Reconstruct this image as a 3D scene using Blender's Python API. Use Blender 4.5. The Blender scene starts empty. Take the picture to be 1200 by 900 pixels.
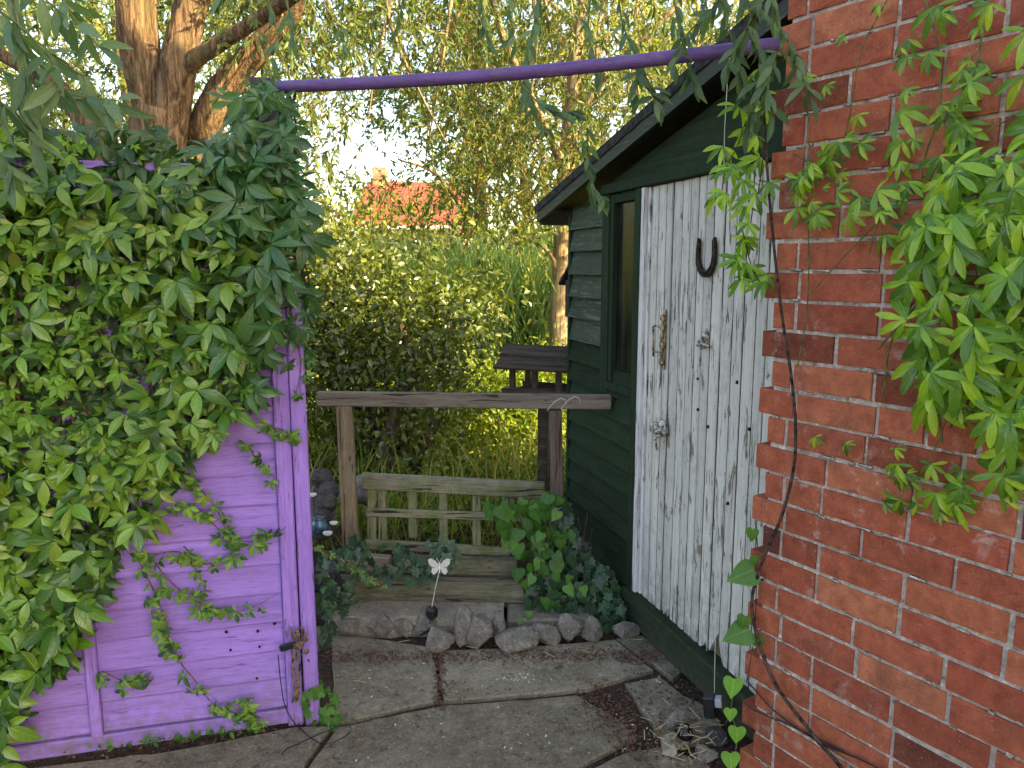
import bpy, math, random
import numpy as np
from mathutils import Vector, Matrix

random.seed(7)
rng = np.random.default_rng(11)
R = math.radians
sc = bpy.context.scene
COL = sc.collection

# ------------------------------------------------------------------ camera, sky, sun, exposure
EYE = 1.55
PITCH = math.atan(138 / 900)
cam_d = bpy.data.cameras.new('camera')
cam = bpy.data.objects.new('camera', cam_d)
COL.objects.link(cam)
cam.location = (0, 0, EYE)
cam.rotation_euler = (R(90) - PITCH, 0, 0)
cam_d.sensor_width = 36
cam_d.lens = 27
cam_d.clip_start = 0.05
cam_d.clip_end = 600
sc.camera = cam

SUN = Vector((0.90, -0.43, 0.0)).normalized()
ELEV = R(29)
sun_dir = Vector((SUN.x * math.cos(ELEV), SUN.y * math.cos(ELEV), math.sin(ELEV)))
world = bpy.data.worlds.new('World')
sc.world = world
world.use_nodes = True
wn = world.node_tree
bg = wn.nodes['Background']
sky = wn.nodes.new('ShaderNodeTexSky')
sky.sky_type = 'NISHITA'
sky.sun_disc = False
sky.sun_elevation = ELEV
sky.sun_rotation = math.atan2(sun_dir.x, sun_dir.y)
sky.altitude = 50
sky.dust_density = 2.2
sky.air_density = 1.0
wn.links.new(sky.outputs[0], bg.inputs[0])
bg.inputs[1].default_value = 0.15
sun_l = bpy.data.lights.new('sun', 'SUN')
sun_l.energy = 5.0
sun_l.angle = R(0.5)
sun_l.color = (1.0, 0.82, 0.52)
sun_o = bpy.data.objects.new('sun', sun_l)
COL.objects.link(sun_o)
sun_o.rotation_euler = (-sun_dir).to_track_quat('-Z', 'Y').to_euler()
sc.view_settings.view_transform = 'Standard'
sc.view_settings.look = 'None'
sc.view_settings.gamma = 1
sc.view_settings.exposure = 2.3
sc.view_settings.use_white_balance = True
sc.view_settings.white_balance_temperature = 8100
sc.view_settings.white_balance_tint = 10

# ------------------------------------------------------------------ measuring helpers (pixels of the photo -> points of the place)
SP, CP = math.sin(PITCH), math.cos(PITCH)
def ray(x, y):
    u = -(y - 450) / 900
    return np.array([(x - 600) / 900, CP + SP * u, -SP + CP * u])
def at(x, y, Y):
    r = ray(x, y); k = Y / r[1]
    return np.array([r[0] * k, Y, EYE + r[2] * k])
def gnd(x, y, z=0.0):
    r = ray(x, y); k = (z - EYE) / r[2]
    return np.array([r[0] * k, r[1] * k, z])

class Frame:
    """upright plane: origin, direction along it, normal out of it towards the yard"""
    def __init__(s, o, d, n):
        s.o = np.array([o[0], o[1], 0.0]); s.d = np.array([d[0], d[1], 0.0]); s.n = np.array([n[0], n[1], 0.0])
        s.d /= np.linalg.norm(s.d); s.n /= np.linalg.norm(s.n)
    def p(s, a, z, out=0.0):
        return s.o + s.d * a + s.n * out + np.array([0, 0, z])
    def hit(s, x, y, out=0.0):
        r = ray(x, y); e = np.array([0, 0, EYE])
        k = np.dot(s.o + s.n * out - e, s.n) / np.dot(r, s.n)
        q = e + r * k
        return np.dot(q - s.o, s.d), q[2]
    def ang(s):
        return math.atan2(s.d[1], s.d[0])
FE = Frame((-0.756, 2.43), (-0.966, -0.2588), (0.2588, -0.966))      # purple fence
SH = Frame((0.548, 3.157), (0.30, -0.954), (-0.954, -0.30))          # shed front
BR = Frame((0.700, 2.15), (0.53, -0.848), (-0.848, -0.53))           # brick wall

# ------------------------------------------------------------------ mesh builder
class MB:
    def __init__(s):
        s.V = []; s.L = []; s.T = []; s.n = 0; s.U = []; s.uv = False
    def add(s, v, f):
        v = np.asarray(v, float).reshape(-1, 3)
        s.V.append(v); s.U.append(np.zeros((len(v), 2)))
        s.L.append(np.array([i for q in f for i in q], dtype=np.int64) + s.n)
        s.T.append(np.array([len(q) for q in f], dtype=np.int64))
        s.n += len(v)
    def inst(s, tv, tf, pos, rot, scl, tu=None):
        """copies of a small template (leaf, blade) at many places, one mesh"""
        tv = np.asarray(tv, float); M = len(pos)
        if M == 0: return
        v = np.einsum('mij,nj->mni', rot, tv) * np.asarray(scl).reshape(M, 1, 1) + np.asarray(pos)[:, None, :]
        fl = np.array([i for q in tf for i in q], dtype=np.int64)
        tt = np.array([len(q) for q in tf], dtype=np.int64)
        s.V.append(v.reshape(-1, 3))
        if tu is not None: s.uv = True
        s.U.append(np.zeros((M * len(tv), 2)) if tu is None else np.tile(tu, (M, 1)))
        s.L.append((fl[None, :] + (np.arange(M) * len(tv))[:, None] + s.n).reshape(-1))
        s.T.append(np.tile(tt, M))
        s.n += M * len(tv)
    def box(s, c, ax, ay, az, hx, hy, hz, bev=0.0):
        c = np.asarray(c, float); ax = np.asarray(ax, float); ay = np.asarray(ay, float); az = np.asarray(az, float)
        if bev <= 0:
            v = [c + ax * hx * i + ay * hy * j + az * hz * k for i in (-1, 1) for j in (-1, 1) for k in (-1, 1)]
            s.add(v, [(0, 1, 3, 2), (4, 6, 7, 5), (0, 4, 5, 1), (2, 3, 7, 6), (0, 2, 6, 4), (1, 5, 7, 3)])
            return
        b = min(bev, hx * .8, hy * .8, hz * .8)
        v = []; idx = {}
        for i in (-1, 1):
            for j in (-1, 1):
                for k in (-1, 1):
                    for a in range(3):
                        e = [hx - b, hy - b, hz - b]; e[a] += b
                        idx[(i, j, k, a)] = len(v)
                        v.append(c + ax * e[0] * i + ay * e[1] * j + az * e[2] * k)
        f = []
        for a in range(3):
            o = [q for q in range(3) if q != a]
            for sg in (-1, 1):
                q = []
                for (m, n) in ((-1, -1), (1, -1), (1, 1), (-1, 1)):
                    t = [0, 0, 0]; t[a] = sg; t[o[0]] = m; t[o[1]] = n
                    q.append(idx[(t[0], t[1], t[2], a)])
                f.append(q)
        for a in range(3):
            o = [q for q in range(3) if q != a]
            for m in (-1, 1):
                for n in (-1, 1):
                    q = []
                    for sg, aa in ((-1, o[0]), (1, o[0]), (1, o[1]), (-1, o[1])):
                        t = [0, 0, 0]; t[a] = sg; t[o[0]] = m; t[o[1]] = n
                        q.append(idx[(t[0], t[1], t[2], aa)])
                    f.append(q)
        for i in (-1, 1):
            for j in (-1, 1):
                for k in (-1, 1):
                    f.append([idx[(i, j, k, 0)], idx[(i, j, k, 1)], idx[(i, j, k, 2)]])
        s.add(v, f)
    def fbox(s, F, a0, a1, z0, z1, o0, o1, bev=0.0):
        s.box(F.p((a0 + a1) / 2, (z0 + z1) / 2, (o0 + o1) / 2), F.d, F.n, (0, 0, 1), abs(a1 - a0) / 2, abs(o1 - o0) / 2, abs(z1 - z0) / 2, bev)
    def beam(s, p, q, w, h, bev=0.004, up=(0, 0, 1), sub=1, jit=0.0):
        p = np.asarray(p, float); q = np.asarray(q, float); d = q - p; L = np.linalg.norm(d); d /= L
        up = np.asarray(up, float); sd = np.cross(d, up); sd /= np.linalg.norm(sd); u2 = np.cross(sd, d)
        s.box((p + q) / 2, d, sd, u2, L / 2, w / 2, h / 2, bev)
    def tube(s, pts, rad, n=8, jit=0.0, cap=True):
        pts = [np.asarray(p, float) for p in pts]; m = len(pts)
        if not hasattr(rad, '__len__'): rad = [rad] * m
        v = []; ref = np.array([0.3, 0.2, 0.93])
        for i, p in enumerate(pts):
            d = pts[min(i + 1, m - 1)] - pts[max(i - 1, 0)]
            d = d / (np.linalg.norm(d) + 1e-9)
            if i == 0:
                r2 = np.array([1.0, 0.1, 0]) if abs(np.dot(d, ref)) > .93 else ref
                a = np.cross(d, r2)
            else: a = a - d * np.dot(a, d)
            a = a / (np.linalg.norm(a) + 1e-9); b = np.cross(d, a)
            for k in range(n):
                t = 2 * math.pi * k / n
                rr = rad[i] * (1 + jit * (random.random() - .5))
                v.append(p + (a * math.cos(t) + b * math.sin(t)) * rr)
        f = [(i * n + k, i * n + (k + 1) % n, (i + 1) * n + (k + 1) % n, (i + 1) * n + k) for i in range(m - 1) for k in range(n)]
        if cap:
            f.append(tuple(range(n))[::-1]); f.append(tuple((m - 1) * n + k for k in range(n)))
        s.add(v, f)
    def build(s, name, material, parent=None, origin=None, smooth=False):
        V = np.concatenate(s.V); L = np.concatenate(s.L); T = np.concatenate(s.T)
        base = np.zeros(3)
        if parent is not None:
            base = np.array(parent['_base'])
        elif origin is not None:
            base = np.array(origin, float)
        me = bpy.data.meshes.new(name)
        me.vertices.add(len(V)); me.loops.add(len(L)); me.polygons.add(len(T))
        me.vertices.foreach_set('co', (V - base).astype(np.float32).ravel())
        me.polygons.foreach_set('loop_start', (np.cumsum(T) - T).astype(np.int32))
        me.loops.foreach_set('vertex_index', L.astype(np.int32))
        if s.uv:
            ul = me.uv_layers.new(name='leaf')
            ul.data.foreach_set('uv', np.concatenate(s.U)[L].astype(np.float32).ravel())
        me.polygons.foreach_set('use_smooth', np.full(len(T), bool(smooth)))
        me.update(calc_edges=True)
        me.validate()
        me.materials.append(material)
        o = bpy.data.objects.new(name, me); COL.objects.link(o)
        if parent is not None: o.parent = parent
        else: o.location = base
        o['_base'] = [float(x) for x in base]
        return o

def tag(o, label=None, cat=None, group=None, kind=None):
    if label: o['label'] = label
    if cat: o['category'] = cat
    if group: o['group'] = group
    if kind: o['kind'] = kind
    return o
def thing(name, loc, label, cat, group=None):
    o = bpy.data.objects.new(name, None); COL.objects.link(o)
    o.location = tuple(float(x) for x in loc); o.empty_display_size = .1
    o['_base'] = [float(x) for x in loc]
    return tag(o, label, cat, group)

# ------------------------------------------------------------------ materials
class NT:
    def __init__(s, name):
        s.m = bpy.data.materials.new(name); s.m.use_nodes = True
        s.t = s.m.node_tree; s.b = s.t.nodes['Principled BSDF']; s.out = s.t.nodes['Material Output']
    def n(s, typ, **kw):
        nd = s.t.nodes.new('ShaderNode' + typ)
        for k, v in kw.items():
            if k.startswith('i_'):
                key = k[2:].replace('_', ' ')
                key = int(key) if key.isdigit() else key
                s.set(nd.inputs[key], v)
            else: setattr(nd, k, v)
        return nd
    def set(s, inp, v):
        if isinstance(v, bpy.types.NodeSocket): s.t.links.new(v, inp)
        elif isinstance(v, bpy.types.Node): s.t.links.new(v.outputs[0], inp)
        else: inp.default_value = v
    def ramp(s, fac, stops, interp='LINEAR'):
        r = s.t.nodes.new('ShaderNodeValToRGB'); cr = r.color_ramp; cr.interpolation = interp
        while len(cr.elements) < len(stops): cr.elements.new(.5)
        for e, (p, c) in zip(cr.elements, stops):
            e.position = p; e.color = (c, c, c, 1) if not hasattr(c, '__len__') else (*c, 1)
        s.set(r.inputs[0], fac); return r
    def mix(s, fac, a, b, mode='MIX'):
        x = s.t.nodes.new('ShaderNodeMix'); x.data_type = 'RGBA'; x.blend_type = mode
        for i, v in ((0, fac), (6, a), (7, b)):
            if hasattr(v, '__len__') and not isinstance(v, bpy.types.Node): v = (*v, 1) if len(v) == 3 else v
            s.set(x.inputs[i], v)
        return x.outputs[2]
    def math(s, op, a, b=0.0):
        x = s.t.nodes.new('ShaderNodeMath'); x.operation = op; s.set(x.inputs[0], a); s.set(x.inputs[1], b); return x.outputs[0]
    def coords(s, ang=0, scale=(1, 1, 1)):
        tc = s.n('TexCoord'); mp = s.n('Mapping', vector_type='TEXTURE')
        mp.inputs['Rotation'].default_value = (0, 0, ang); mp.inputs['Scale'].default_value = scale
        s.t.links.new(tc.outputs['Object'], mp.inputs[0]); return mp.outputs[0]
    def noise(s, vec, scale, detail=4, rough=.55, dist=0.0):
        x = s.n('TexNoise'); x.inputs['Scale'].default_value = scale; x.inputs['Detail'].default_value = detail
        x.inputs['Roughness'].default_value = rough; x.inputs['Distortion'].default_value = dist
        if vec is not None: s.t.links.new(vec, x.inputs['Vector'])
        return x.outputs['Fac']
    def bump(s, h, strength=.5, dist=.01):
        b = s.n('Bump'); b.inputs['Strength'].default_value = strength; b.inputs['Distance'].default_value = dist
        s.set(b.inputs['Height'], h); s.t.links.new(b.outputs[0], s.b.inputs['Normal'])
    def fin(s, col=None, rough=None, spec=None):
        if col is not None: s.set(s.b.inputs['Base Color'], col if not isinstance(col, tuple) else (*col, 1))
        if rough is not None: s.set(s.b.inputs['Roughness'], rough)
        if spec is not None: s.set(s.b.inputs['Specular IOR Level'], spec)
        return s.m
def island(N): return N.n('NewGeometry').outputs['Random Per Island']

def leaf_mat(name, cols, trans=.35, rough=.45, spec=.4, tcol=None, veins=0, dry=0.0):
    N = NT(name)
    isl = island(N)
    k = len(cols)
    r = N.ramp(isl, [(i / max(1, k - 1), c) for i, c in enumerate(cols)])
    vec = N.coords()
    big = N.noise(vec, 3.0, 2)
    c = N.mix(N.ramp(big, [(.35, 0), (.65, 1)]), N.mix(1.0, r.outputs[0], (.72, .80, .75), 'MULTIPLY'), r.outputs[0])
    sm = N.noise(vec, 70, 3)
    c = N.mix(N.ramp(sm, [(.4, 0), (.75, .5)]), c, N.mix(1.0, c, (1.5, 1.35, .9), 'MULTIPLY'))
    N.set(N.b.inputs['Base Color'], c)
    N.b.inputs['Roughness'].default_value = rough
    N.b.inputs['Specular IOR Level'].default_value = spec
    if veins:
        uvn = N.n('UVMap', uv_map='leaf'); sx = N.n('SeparateXYZ'); N.t.links.new(uvn.outputs[0], sx.inputs[0])
        ax = N.math('ABSOLUTE', sx.outputs[0])
        mid = N.ramp(ax, [(.02, 1), (.10, 0)]).outputs[0]
        ph = N.math('SUBTRACT', sx.outputs[1], N.math('MULTIPLY', ax, .22))
        wv = N.math('SINE', N.math('MULTIPLY', ph, 44.0))
        vein = N.math('MULTIPLY', N.ramp(wv, [(.80, 0), (1.0, .55)]).outputs[0], 1.0)
        vv_ = N.math('MAXIMUM', mid, vein)
        c = N.mix(N.math('MULTIPLY', vv_, veins), c, N.mix(1.0, c, (2.1, 1.8, 1.9), 'MULTIPLY'))
        N.bump(N.math('ADD', N.math('MULTIPLY', vv_, -.8), N.math('MULTIPLY', sm, .5)), .5, .003)
        N.set(N.b.inputs['Base Color'], c)
    else:
        N.bump(sm, .35, .003)
    tr = N.n('BsdfTranslucent')
    N.set(tr.inputs[0], N.mix(1.0, c, tcol or (1.5, 1.7, .55), 'MULTIPLY'))
    ms = N.n('MixShader'); ms.inputs[0].default_value = trans
    N.t.links.new(N.b.outputs[0], ms.inputs[1]); N.t.links.new(tr.outputs[0], ms.inputs[2])
    N.t.links.new(ms.outputs[0], N.out.inputs[0])
    return N.m

def wood_mat(name, c1, c2, ang=0, long_axis=0, rough=.85, var=.25, moss=None, mossamt=.45, bump=.5, fine=1.0):
    N = NT(name)
    sca = [.05 * fine] * 3; sca[long_axis] = .9
    vec = N.coords(ang, tuple(sca))
    g = N.noise(vec, 1.6, 7, .65, .6)
    g2 = N.noise(vec, 6.0, 4, .6)
    c = N.ramp(g, [(.3, c1), (.68, c2)]).outputs[0]
    dark = tuple(x * .35 for x in c1)
    c = N.mix(N.ramp(g2, [(.28, .85), (.42, 0)]), c, dark)
    v = N.ramp(island(N), [(0, 1 - var), (1, 1 + var * .5)])
    c = N.mix(1.0, c, v.outputs[0], 'MULTIPLY')
    if moss:
        mn = N.noise(N.coords(), 9, 6, .65)
        c = N.mix(N.ramp(mn, [(.5 - mossamt * .2, 0), (.72 - mossamt * .2, .8)]), c, moss)
    fg = N.noise(vec, 16, 6, .75)
    c = N.mix(N.ramp(fg, [(.36, .75), (.50, 0)]), c, N.mix(1.0, c, (.45, .42, .40), 'MULTIPLY'))
    spl = N.noise(vec, 3.2, 2, .4, 1.0)
    c = N.mix(N.ramp(spl, [(.335, .9), (.355, 0)]), c, (.02, .016, .012))
    kn = N.n('TexVoronoi'); kn.inputs['Scale'].default_value = 7; N.t.links.new(N.coords(ang, tuple(.6 if k != long_axis else 1.3 for k in range(3))), kn.inputs['Vector'])
    c = N.mix(N.ramp(kn.outputs['Distance'], [(.05, .8), (.10, 0)]), c, tuple(x * .4 for x in c1))
    N.bump(N.mix(.5, N.mix(.5, g, g2), fg), bump, .008)
    return N.fin(c, rough, .2)

def plain(name, c, rough=.6, metal=0.0, spec=.4, noise=.15, sc=20, bump=.2):
    N = NT(name)
    nz = N.noise(N.coords(), sc, 5)
    col = N.mix(N.ramp(nz, [(.35, 0), (.7, 1)]), tuple(x * (1 - noise * 2) for x in c), tuple(min(1, x * (1 + noise)) for x in c))
    N.b.inputs['Metallic'].default_value = metal
    N.bump(nz, bump, .004)
    return N.fin(col, rough, spec)

def painted(name, c, dark, wear, ang=0, long_axis=0, wearamt=.0, rough=.65, fine=1.0, var=.1, dirt=None, splash=None, spec=.3, peel=False, fine_dark=.55):
    """old brushed paint over boards: grain showing, chips down to wood or primer"""
    N = NT(name)
    sca = [.045 * fine] * 3; sca[long_axis] = .7
    vec = N.coords(ang, tuple(sca)); v0 = N.coords()
    g = N.noise(vec, 2.2, 7, .65, .4)
    patch = N.noise(v0, 2.5, 4, .6)
    c1 = N.mix(N.ramp(g, [(.33, 0), (.6, 1)]), dark, c)
    c1 = N.mix(N.ramp(patch, [(.35, .35), (.65, 0)]), c1, dark)
    c1 = N.mix(1.0, c1, N.ramp(island(N), [(0, 1 - var), (1, 1 + var * .6)]).outputs[0], 'MULTIPLY')
    if dirt:
        dn = N.noise(v0, 14, 7, .7)
        c1 = N.mix(N.ramp(dn, [(.52, 0), (.72, .6)]), c1, dirt)
    chip = N.noise(vec, 3.4, 8, .72, .8)
    ch = N.math('MULTIPLY', N.ramp(chip, [(.60 - wearamt * .12, 0), (.615 - wearamt * .12, 1)]).outputs[0],
                N.ramp(N.noise(v0, 5, 3), [(.42, 0), (.52, 1)]).outputs[0])
    c1 = N.mix(ch, c1, wear)
    fg = N.noise(vec, 14, 5, .7)
    c1 = N.mix(N.ramp(fg, [(.36, fine_dark), (.50, 0)]), c1, N.mix(1.0, c1, (.55, .55, .55), 'MULTIPLY'))
    if peel:
        pv = N.coords(ang, (.11, .11, .42))
        pk_ = N.noise(pv, 2.6, 7, .68, .5)
        pm = N.ramp(pk_, [(.605, 0), (.62, 1)]).outputs[0]
        wood = N.ramp(g, [(.3, (.10, .085, .07)), (.7, (.30, .26, .21))]).outputs[0]
        c1 = N.mix(pm, c1, wood)
        ch = N.math('MAXIMUM', ch, pm)
    if splash:
        sx = N.n('SeparateXYZ'); N.t.links.new(N.coords(), sx.inputs[0])
        zr = N.ramp(N.math('MULTIPLY', sx.outputs[2], 2.0), [(.05, 1), (splash[3], 0)]).outputs[0]
        dn2 = N.noise(v0, 26, 7, .75)
        c1 = N.mix(N.math('MULTIPLY', zr, N.ramp(dn2, [(.40, 0), (.62, .85)]).outputs[0]), c1, splash[:3])
    N.bump(N.math('SUBTRACT', N.mix(.4, g, fg), N.math('MULTIPLY', ch, .4)), .7, .005)
    return N.fin(c1, rough, spec)

M = {}
M['purple'] = painted('purple_paint', (.35, .20, .65), (.25, .14, .48), (.20, .10, .34), FE.ang(), 0, -.25, .6, 1.2, .12, None, (.16, .12, .13, .55))
M['purple_v'] = painted('purple_paint_upright', (.37, .21, .67), (.26, .14, .50), (.10, .06, .14), FE.ang(), 2, .1, .6, 1.0, .12, None, (.16, .12, .13, .5))
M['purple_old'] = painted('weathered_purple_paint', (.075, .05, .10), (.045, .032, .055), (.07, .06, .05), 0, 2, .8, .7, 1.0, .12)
M['pole'] = painted('purple_pole_paint', (.13, .07, .25), (.085, .045, .16), (.20, .13, .22), 0, 0, .0, .5, 1.0, .0, (.15, .13, .14))
M['green'] = painted('dark_green_paint', (.026, .046, .024), (.014, .028, .016), (.045, .06, .035), SH.ang(), 0, -.4, .85, 1.0, .30, None, (.06, .055, .04, .5), .12)
M['green_v'] = painted('dark_green_paint_upright', (.022, .042, .022), (.007, .025, .014), (.04, .05, .03), SH.ang(), 2, -.3, .8, 1.0, .15, (.03, .04, .022), None, .15)
M['green_old'] = painted('weathered_green_boards', (.050, .075, .048), (.025, .042, .027), (.10, .11, .085), SH.ang(), 0, .5, .75, 1.0, .35, (.03, .045, .022))
M['green_roof'] = painted('roof_edge_paint', (.035, .05, .040), (.018, .028, .022), (.10, .11, .09), SH.ang(), 0, .3, .6, 1.0, .15)
M['white_door'] = painted('peeling_white_paint', (.61, .60, .575), (.47, .46, .44), (.13, .11, .09), SH.ang(), 2, .18, .7, .9, .16, (.33, .30, .24), (.10, .085, .065, .85), .2, True, .3)
M['white_frame'] = painted('white_frame_paint', (.70, .68, .70), (.52, .50, .52), (.10, .08, .07), SH.ang(), 2, .3, .6, .7, .05)
M['frame_wood'] = wood_mat('weathered_rail_wood', (.13, .105, .08), (.27, .23, .19), 0, 0, var=.2)
M['post_wood'] = wood_mat('weathered_post_wood', (.16, .12, .075), (.33, .26, .17), 0, 2, var=.25)
M['post_dark'] = wood_mat('dark_post_wood', (.09, .065, .055), (.19, .14, .12), 0, 2, var=.2)
M['trellis'] = wood_mat('mossy_trellis_wood', (.20, .175, .12), (.40, .36, .28), 0, 0, moss=(.12, .15, .05), mossamt=.4)
M['trellis_v'] = wood_mat('mossy_trellis_upright', (.20, .18, .11), (.40, .37, .26), 0, 2, moss=(.13, .17, .05), mossamt=.5)
M['log'] = wood_mat('old_sleeper_wood', (.10, .085, .06), (.22, .19, .13), 0, 0, moss=(.075, .085, .035), mossamt=.25, bump=1.0, fine=1.3)
M['plank_pink'] = wood_mat('bare_plank_wood', (.24, .18, .14), (.38, .30, .24), 0, 0)
M['table_wood'] = wood_mat('dark_table_wood', (.035, .026, .02), (.10, .078, .06), R(-25), 0, bump=.8)

def bark(name, c1, c2, sc=9, b=1.0):
    N = NT(name)
    vec = N.coords(0, (.07, .07, .85))
    g = N.noise(vec, sc * .16, 9, .72, 1.6)
    g2 = N.noise(vec, sc * .5, 6, .7, .6)
    h = N.mix(.35, g, g2)
    c = N.ramp(h, [(.36, tuple(x * .35 for x in c1)), (.46, c1), (.60, c2), (.70, tuple(min(1, x * 1.2) for x in c2))]).outputs[0]
    pn = N.noise(N.coords(), 4, 5, .6)
    c = N.mix(N.ramp(pn, [(.5, 0), (.7, .5)]), c, (.12, .13, .06))
    N.bump(h, b, .05)
    return N.fin(c, .92, .12)
M['bark'] = bark('willow_bark', (.095, .060, .036), (.33, .22, .13), 9, 1.0)
M['bark_pale'] = bark('pale_bark', (.22, .16, .09), (.46, .36, .22), 7, .7)
M['bark_dark'] = bark('shrub_bark', (.06, .045, .03), (.16, .12, .08), 14, .7)

# brick
def brick_mat():
    N = NT('red_brick')
    v = N.coords(BR.ang(), (1, 1, 1))
    base = N.ramp(island(N), [(0, (.28, .068, .040)), (.2, (.44, .128, .072)), (.45, (.35, .084, .048)), (.7, (.49, .168, .092)), (.85, (.38, .094, .055)), (.95, (.22, .060, .036)), (1, (.14, .045, .034))]).outputs[0]
    n1 = N.noise(v, 22, 8, .7)
    c = N.mix(N.ramp(n1, [(.35, 0), (.7, 1)]), N.mix(1.0, base, (.62, .55, .55), 'MULTIPLY'), N.mix(1.0, base, (1.18, 1.15, 1.1), 'MULTIPLY'))
    n2 = N.noise(v, 5, 6, .65)
    c = N.mix(N.ramp(n2, [(.54, 0), (.70, .55)]), c, (.10, .052, .042))
    n3 = N.noise(v, 13, 8, .75, .3)
    n3b = N.noise(v, 2.6, 3, .5)
    ef = N.math('MULTIPLY', N.ramp(n3, [(.55, 0), (.68, .75)]).outputs[0], N.ramp(n3b, [(.48, 0), (.6, 1)]).outputs[0])
    c = N.mix(ef, c, (.55, .47, .44))
    sp = N.noise(v, 150, 4, .65)
    c = N.mix(N.ramp(sp, [(.60, 0), (.70, .75)]), c, (.07, .035, .028))
    sp2 = N.noise(v, 260, 2, .6)
    c = N.mix(N.ramp(sp2, [(.66, 0), (.72, .5)]), c, (.55, .42, .36))
    N.bump(N.mix(.5, n1, sp), .8, .007)
    return N.fin(c, .82, .2)
M['brick'] = brick_mat()
def mortar_mat():
    N = NT('old_lime_mortar')
    v = N.coords()
    n1 = N.noise(v, 45, 8, .75)
    c = N.ramp(n1, [(.32, (.15, .12, .10)), (.43, (.42, .35, .31)), (.56, (.58, .49, .45)), (.64, (.88, .84, .81))]).outputs[0]
    n2 = N.noise(v, 4, 4)
    c = N.mix(N.ramp(n2, [(.55, 0), (.72, .5)]), c, (.13, .10, .08))
    N.bump(n1, 1.0, .012)
    return N.fin(c, .95, .1)
M['mortar'] = mortar_mat()
M['stone'] = None
def stone_mat(name, c1, c2, c3, sc=8, lich=.5):
    N = NT(name)
    v = N.coords()
    n1 = N.noise(v, sc, 8, .7); n2 = N.noise(v, sc * 5, 6, .7)
    c = N.ramp(n1, [(.3, c1), (.55, c2), (.75, c3)]).outputs[0]
    c = N.mix(1.0, c, N.ramp(island(N), [(0, .75), (1, 1.25)]).outputs[0], 'MULTIPLY')
    c = N.mix(N.ramp(n2, [(.55, 0), (.72, lich)]), c, tuple(min(1, x * 1.6) for x in c3))
    c = N.mix(N.ramp(n2, [(.32, .8), (.44, 0)]), c, tuple(x * .4 for x in c1))
    n3 = N.noise(v, sc * 22, 4, .7)
    c = N.mix(N.ramp(n3, [(.56, 0), (.66, lich)]), c, tuple(min(1, x * 1.7) for x in c3))
    c = N.mix(N.ramp(n3, [(.34, .7), (.42, 0)]), c, tuple(x * .5 for x in c1))
    N.bump(N.mix(.4, n1, n2), .9, .02)
    return N.fin(c, .9, .2)
M['rock'] = stone_mat('grey_rock', (.085, .075, .062), (.18, .16, .14), (.31, .285, .26), 18, .6)
M['slab'] = stone_mat('concrete_slab', (.115, .092, .064), (.20, .165, .118), (.28, .24, .18), 4.5, .4)
M['kerb'] = stone_mat('kerb_stone', (.15, .125, .095), (.24, .20, .155), (.34, .29, .23), 5, .35)
M['slate'] = stone_mat('dark_slate', (.035, .033, .035), (.07, .066, .066), (.11, .10, .10), 14, .3)
def soil_mat():
    N = NT('garden_soil')
    v = N.coords(); n1 = N.noise(v, 6, 9, .75); n2 = N.noise(v, 60, 6, .8)
    c = N.ramp(n1, [(.35, (.035, .024, .018)), (.6, (.075, .05, .038)), (.75, (.11, .09, .05))]).outputs[0]
    c = N.mix(N.ramp(n2, [(.45, 0), (.65, .8)]), c, (.17, .10, .075))
    N.bump(n2, 1.0, .02)
    return N.fin(c, .95, .1)
M['soil'] = soil_mat()
M['rust'] = plain('rusty_iron', (.40, .29, .18), .8, .3, .3, .5, 60, .6)
M['iron'] = plain('old_dark_iron', (.045, .030, .027), .65, .6, .4, .4, 60, .6)
M['paint_lump'] = plain('paint_caked_metal', (.46, .44, .40), .6, .1, .4, .5, 90, .6)
M['black'] = plain('black_plastic', (.012, .012, .014), .35, 0, .5, .2, 30, .1)
M['screen'] = plain('small_solar_cell', (.35, .38, .42), .15, 0, .7, .1, 30, .0)
M['shell'] = plain('white_shell', (.72, .74, .74), .4, 0, .5, .1, 40, .3)
M['blue'] = plain('blue_glaze', (.07, .17, .27), .3, 0, .6, .4, 40, .2)
M['cord'] = plain('pale_string', (.60, .60, .56), .8)
M['dead'] = plain('dry_stem', (.20, .13, .09), .85, 0, .2, .5, 60, .4)
M['stem_dark'] = plain('dark_vine_stem', (.075, .045, .038), .8, 0, .25, .5, 70, .5)
M['stem_green'] = plain('green_stem', (.10, .13, .035), .6, 0, .3, .3, 50, .2)
M['stem_red'] = plain('red_green_stem', (.16, .07, .05), .6, 0, .3, .3, 50, .2)
M['felt'] = plain('roof_felt', (.035, .038, .036), .95, 0, .2, .4, 40, .6)
def glass_mat():
    N = NT('reflection_streaked_glass')
    n = N.noise(N.coords(SH.ang(), (.15, .15, .9)), 3, 6, .7)
    c = N.ramp(n, [(.45, (.006, .009, .008)), (.75, (.035, .028, .022))]).outputs[0]  # brown streaks paint a reflection into the glass colour
    return N.fin(c, N.ramp(n, [(.3, .05), (.8, .35)]).outputs[0], .5)
M['glass'] = glass_mat()
M['wing'] = leaf_mat('frosted_wing_plastic', [(.75, .75, .77), (.8, .8, .82)], .35, .3, .6, (1, 1, 1))
def tile_mat():
    N = NT('red_roof_tile')
    v = N.coords(0, (1, 1, 1))
    br = N.n('TexBrick'); N.t.links.new(v, br.inputs['Vector'])
    br.inputs['Color1'].default_value = (.34, .075, .045, 1); br.inputs['Color2'].default_value = (.25, .055, .038, 1)
    br.inputs['Mortar'].default_value = (.10, .035, .03, 1)
    br.inputs['Scale'].default_value = 1.0; br.inputs['Mortar Size'].default_value = .025
    br.inputs['Brick Width'].default_value = .24; br.inputs['Row Height'].default_value = .3
    N.bump(br.outputs['Fac'], -.8, .04)
    return N.fin(br.outputs['Color'], .8, .2)
M['tile'] = tile_mat()
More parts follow.
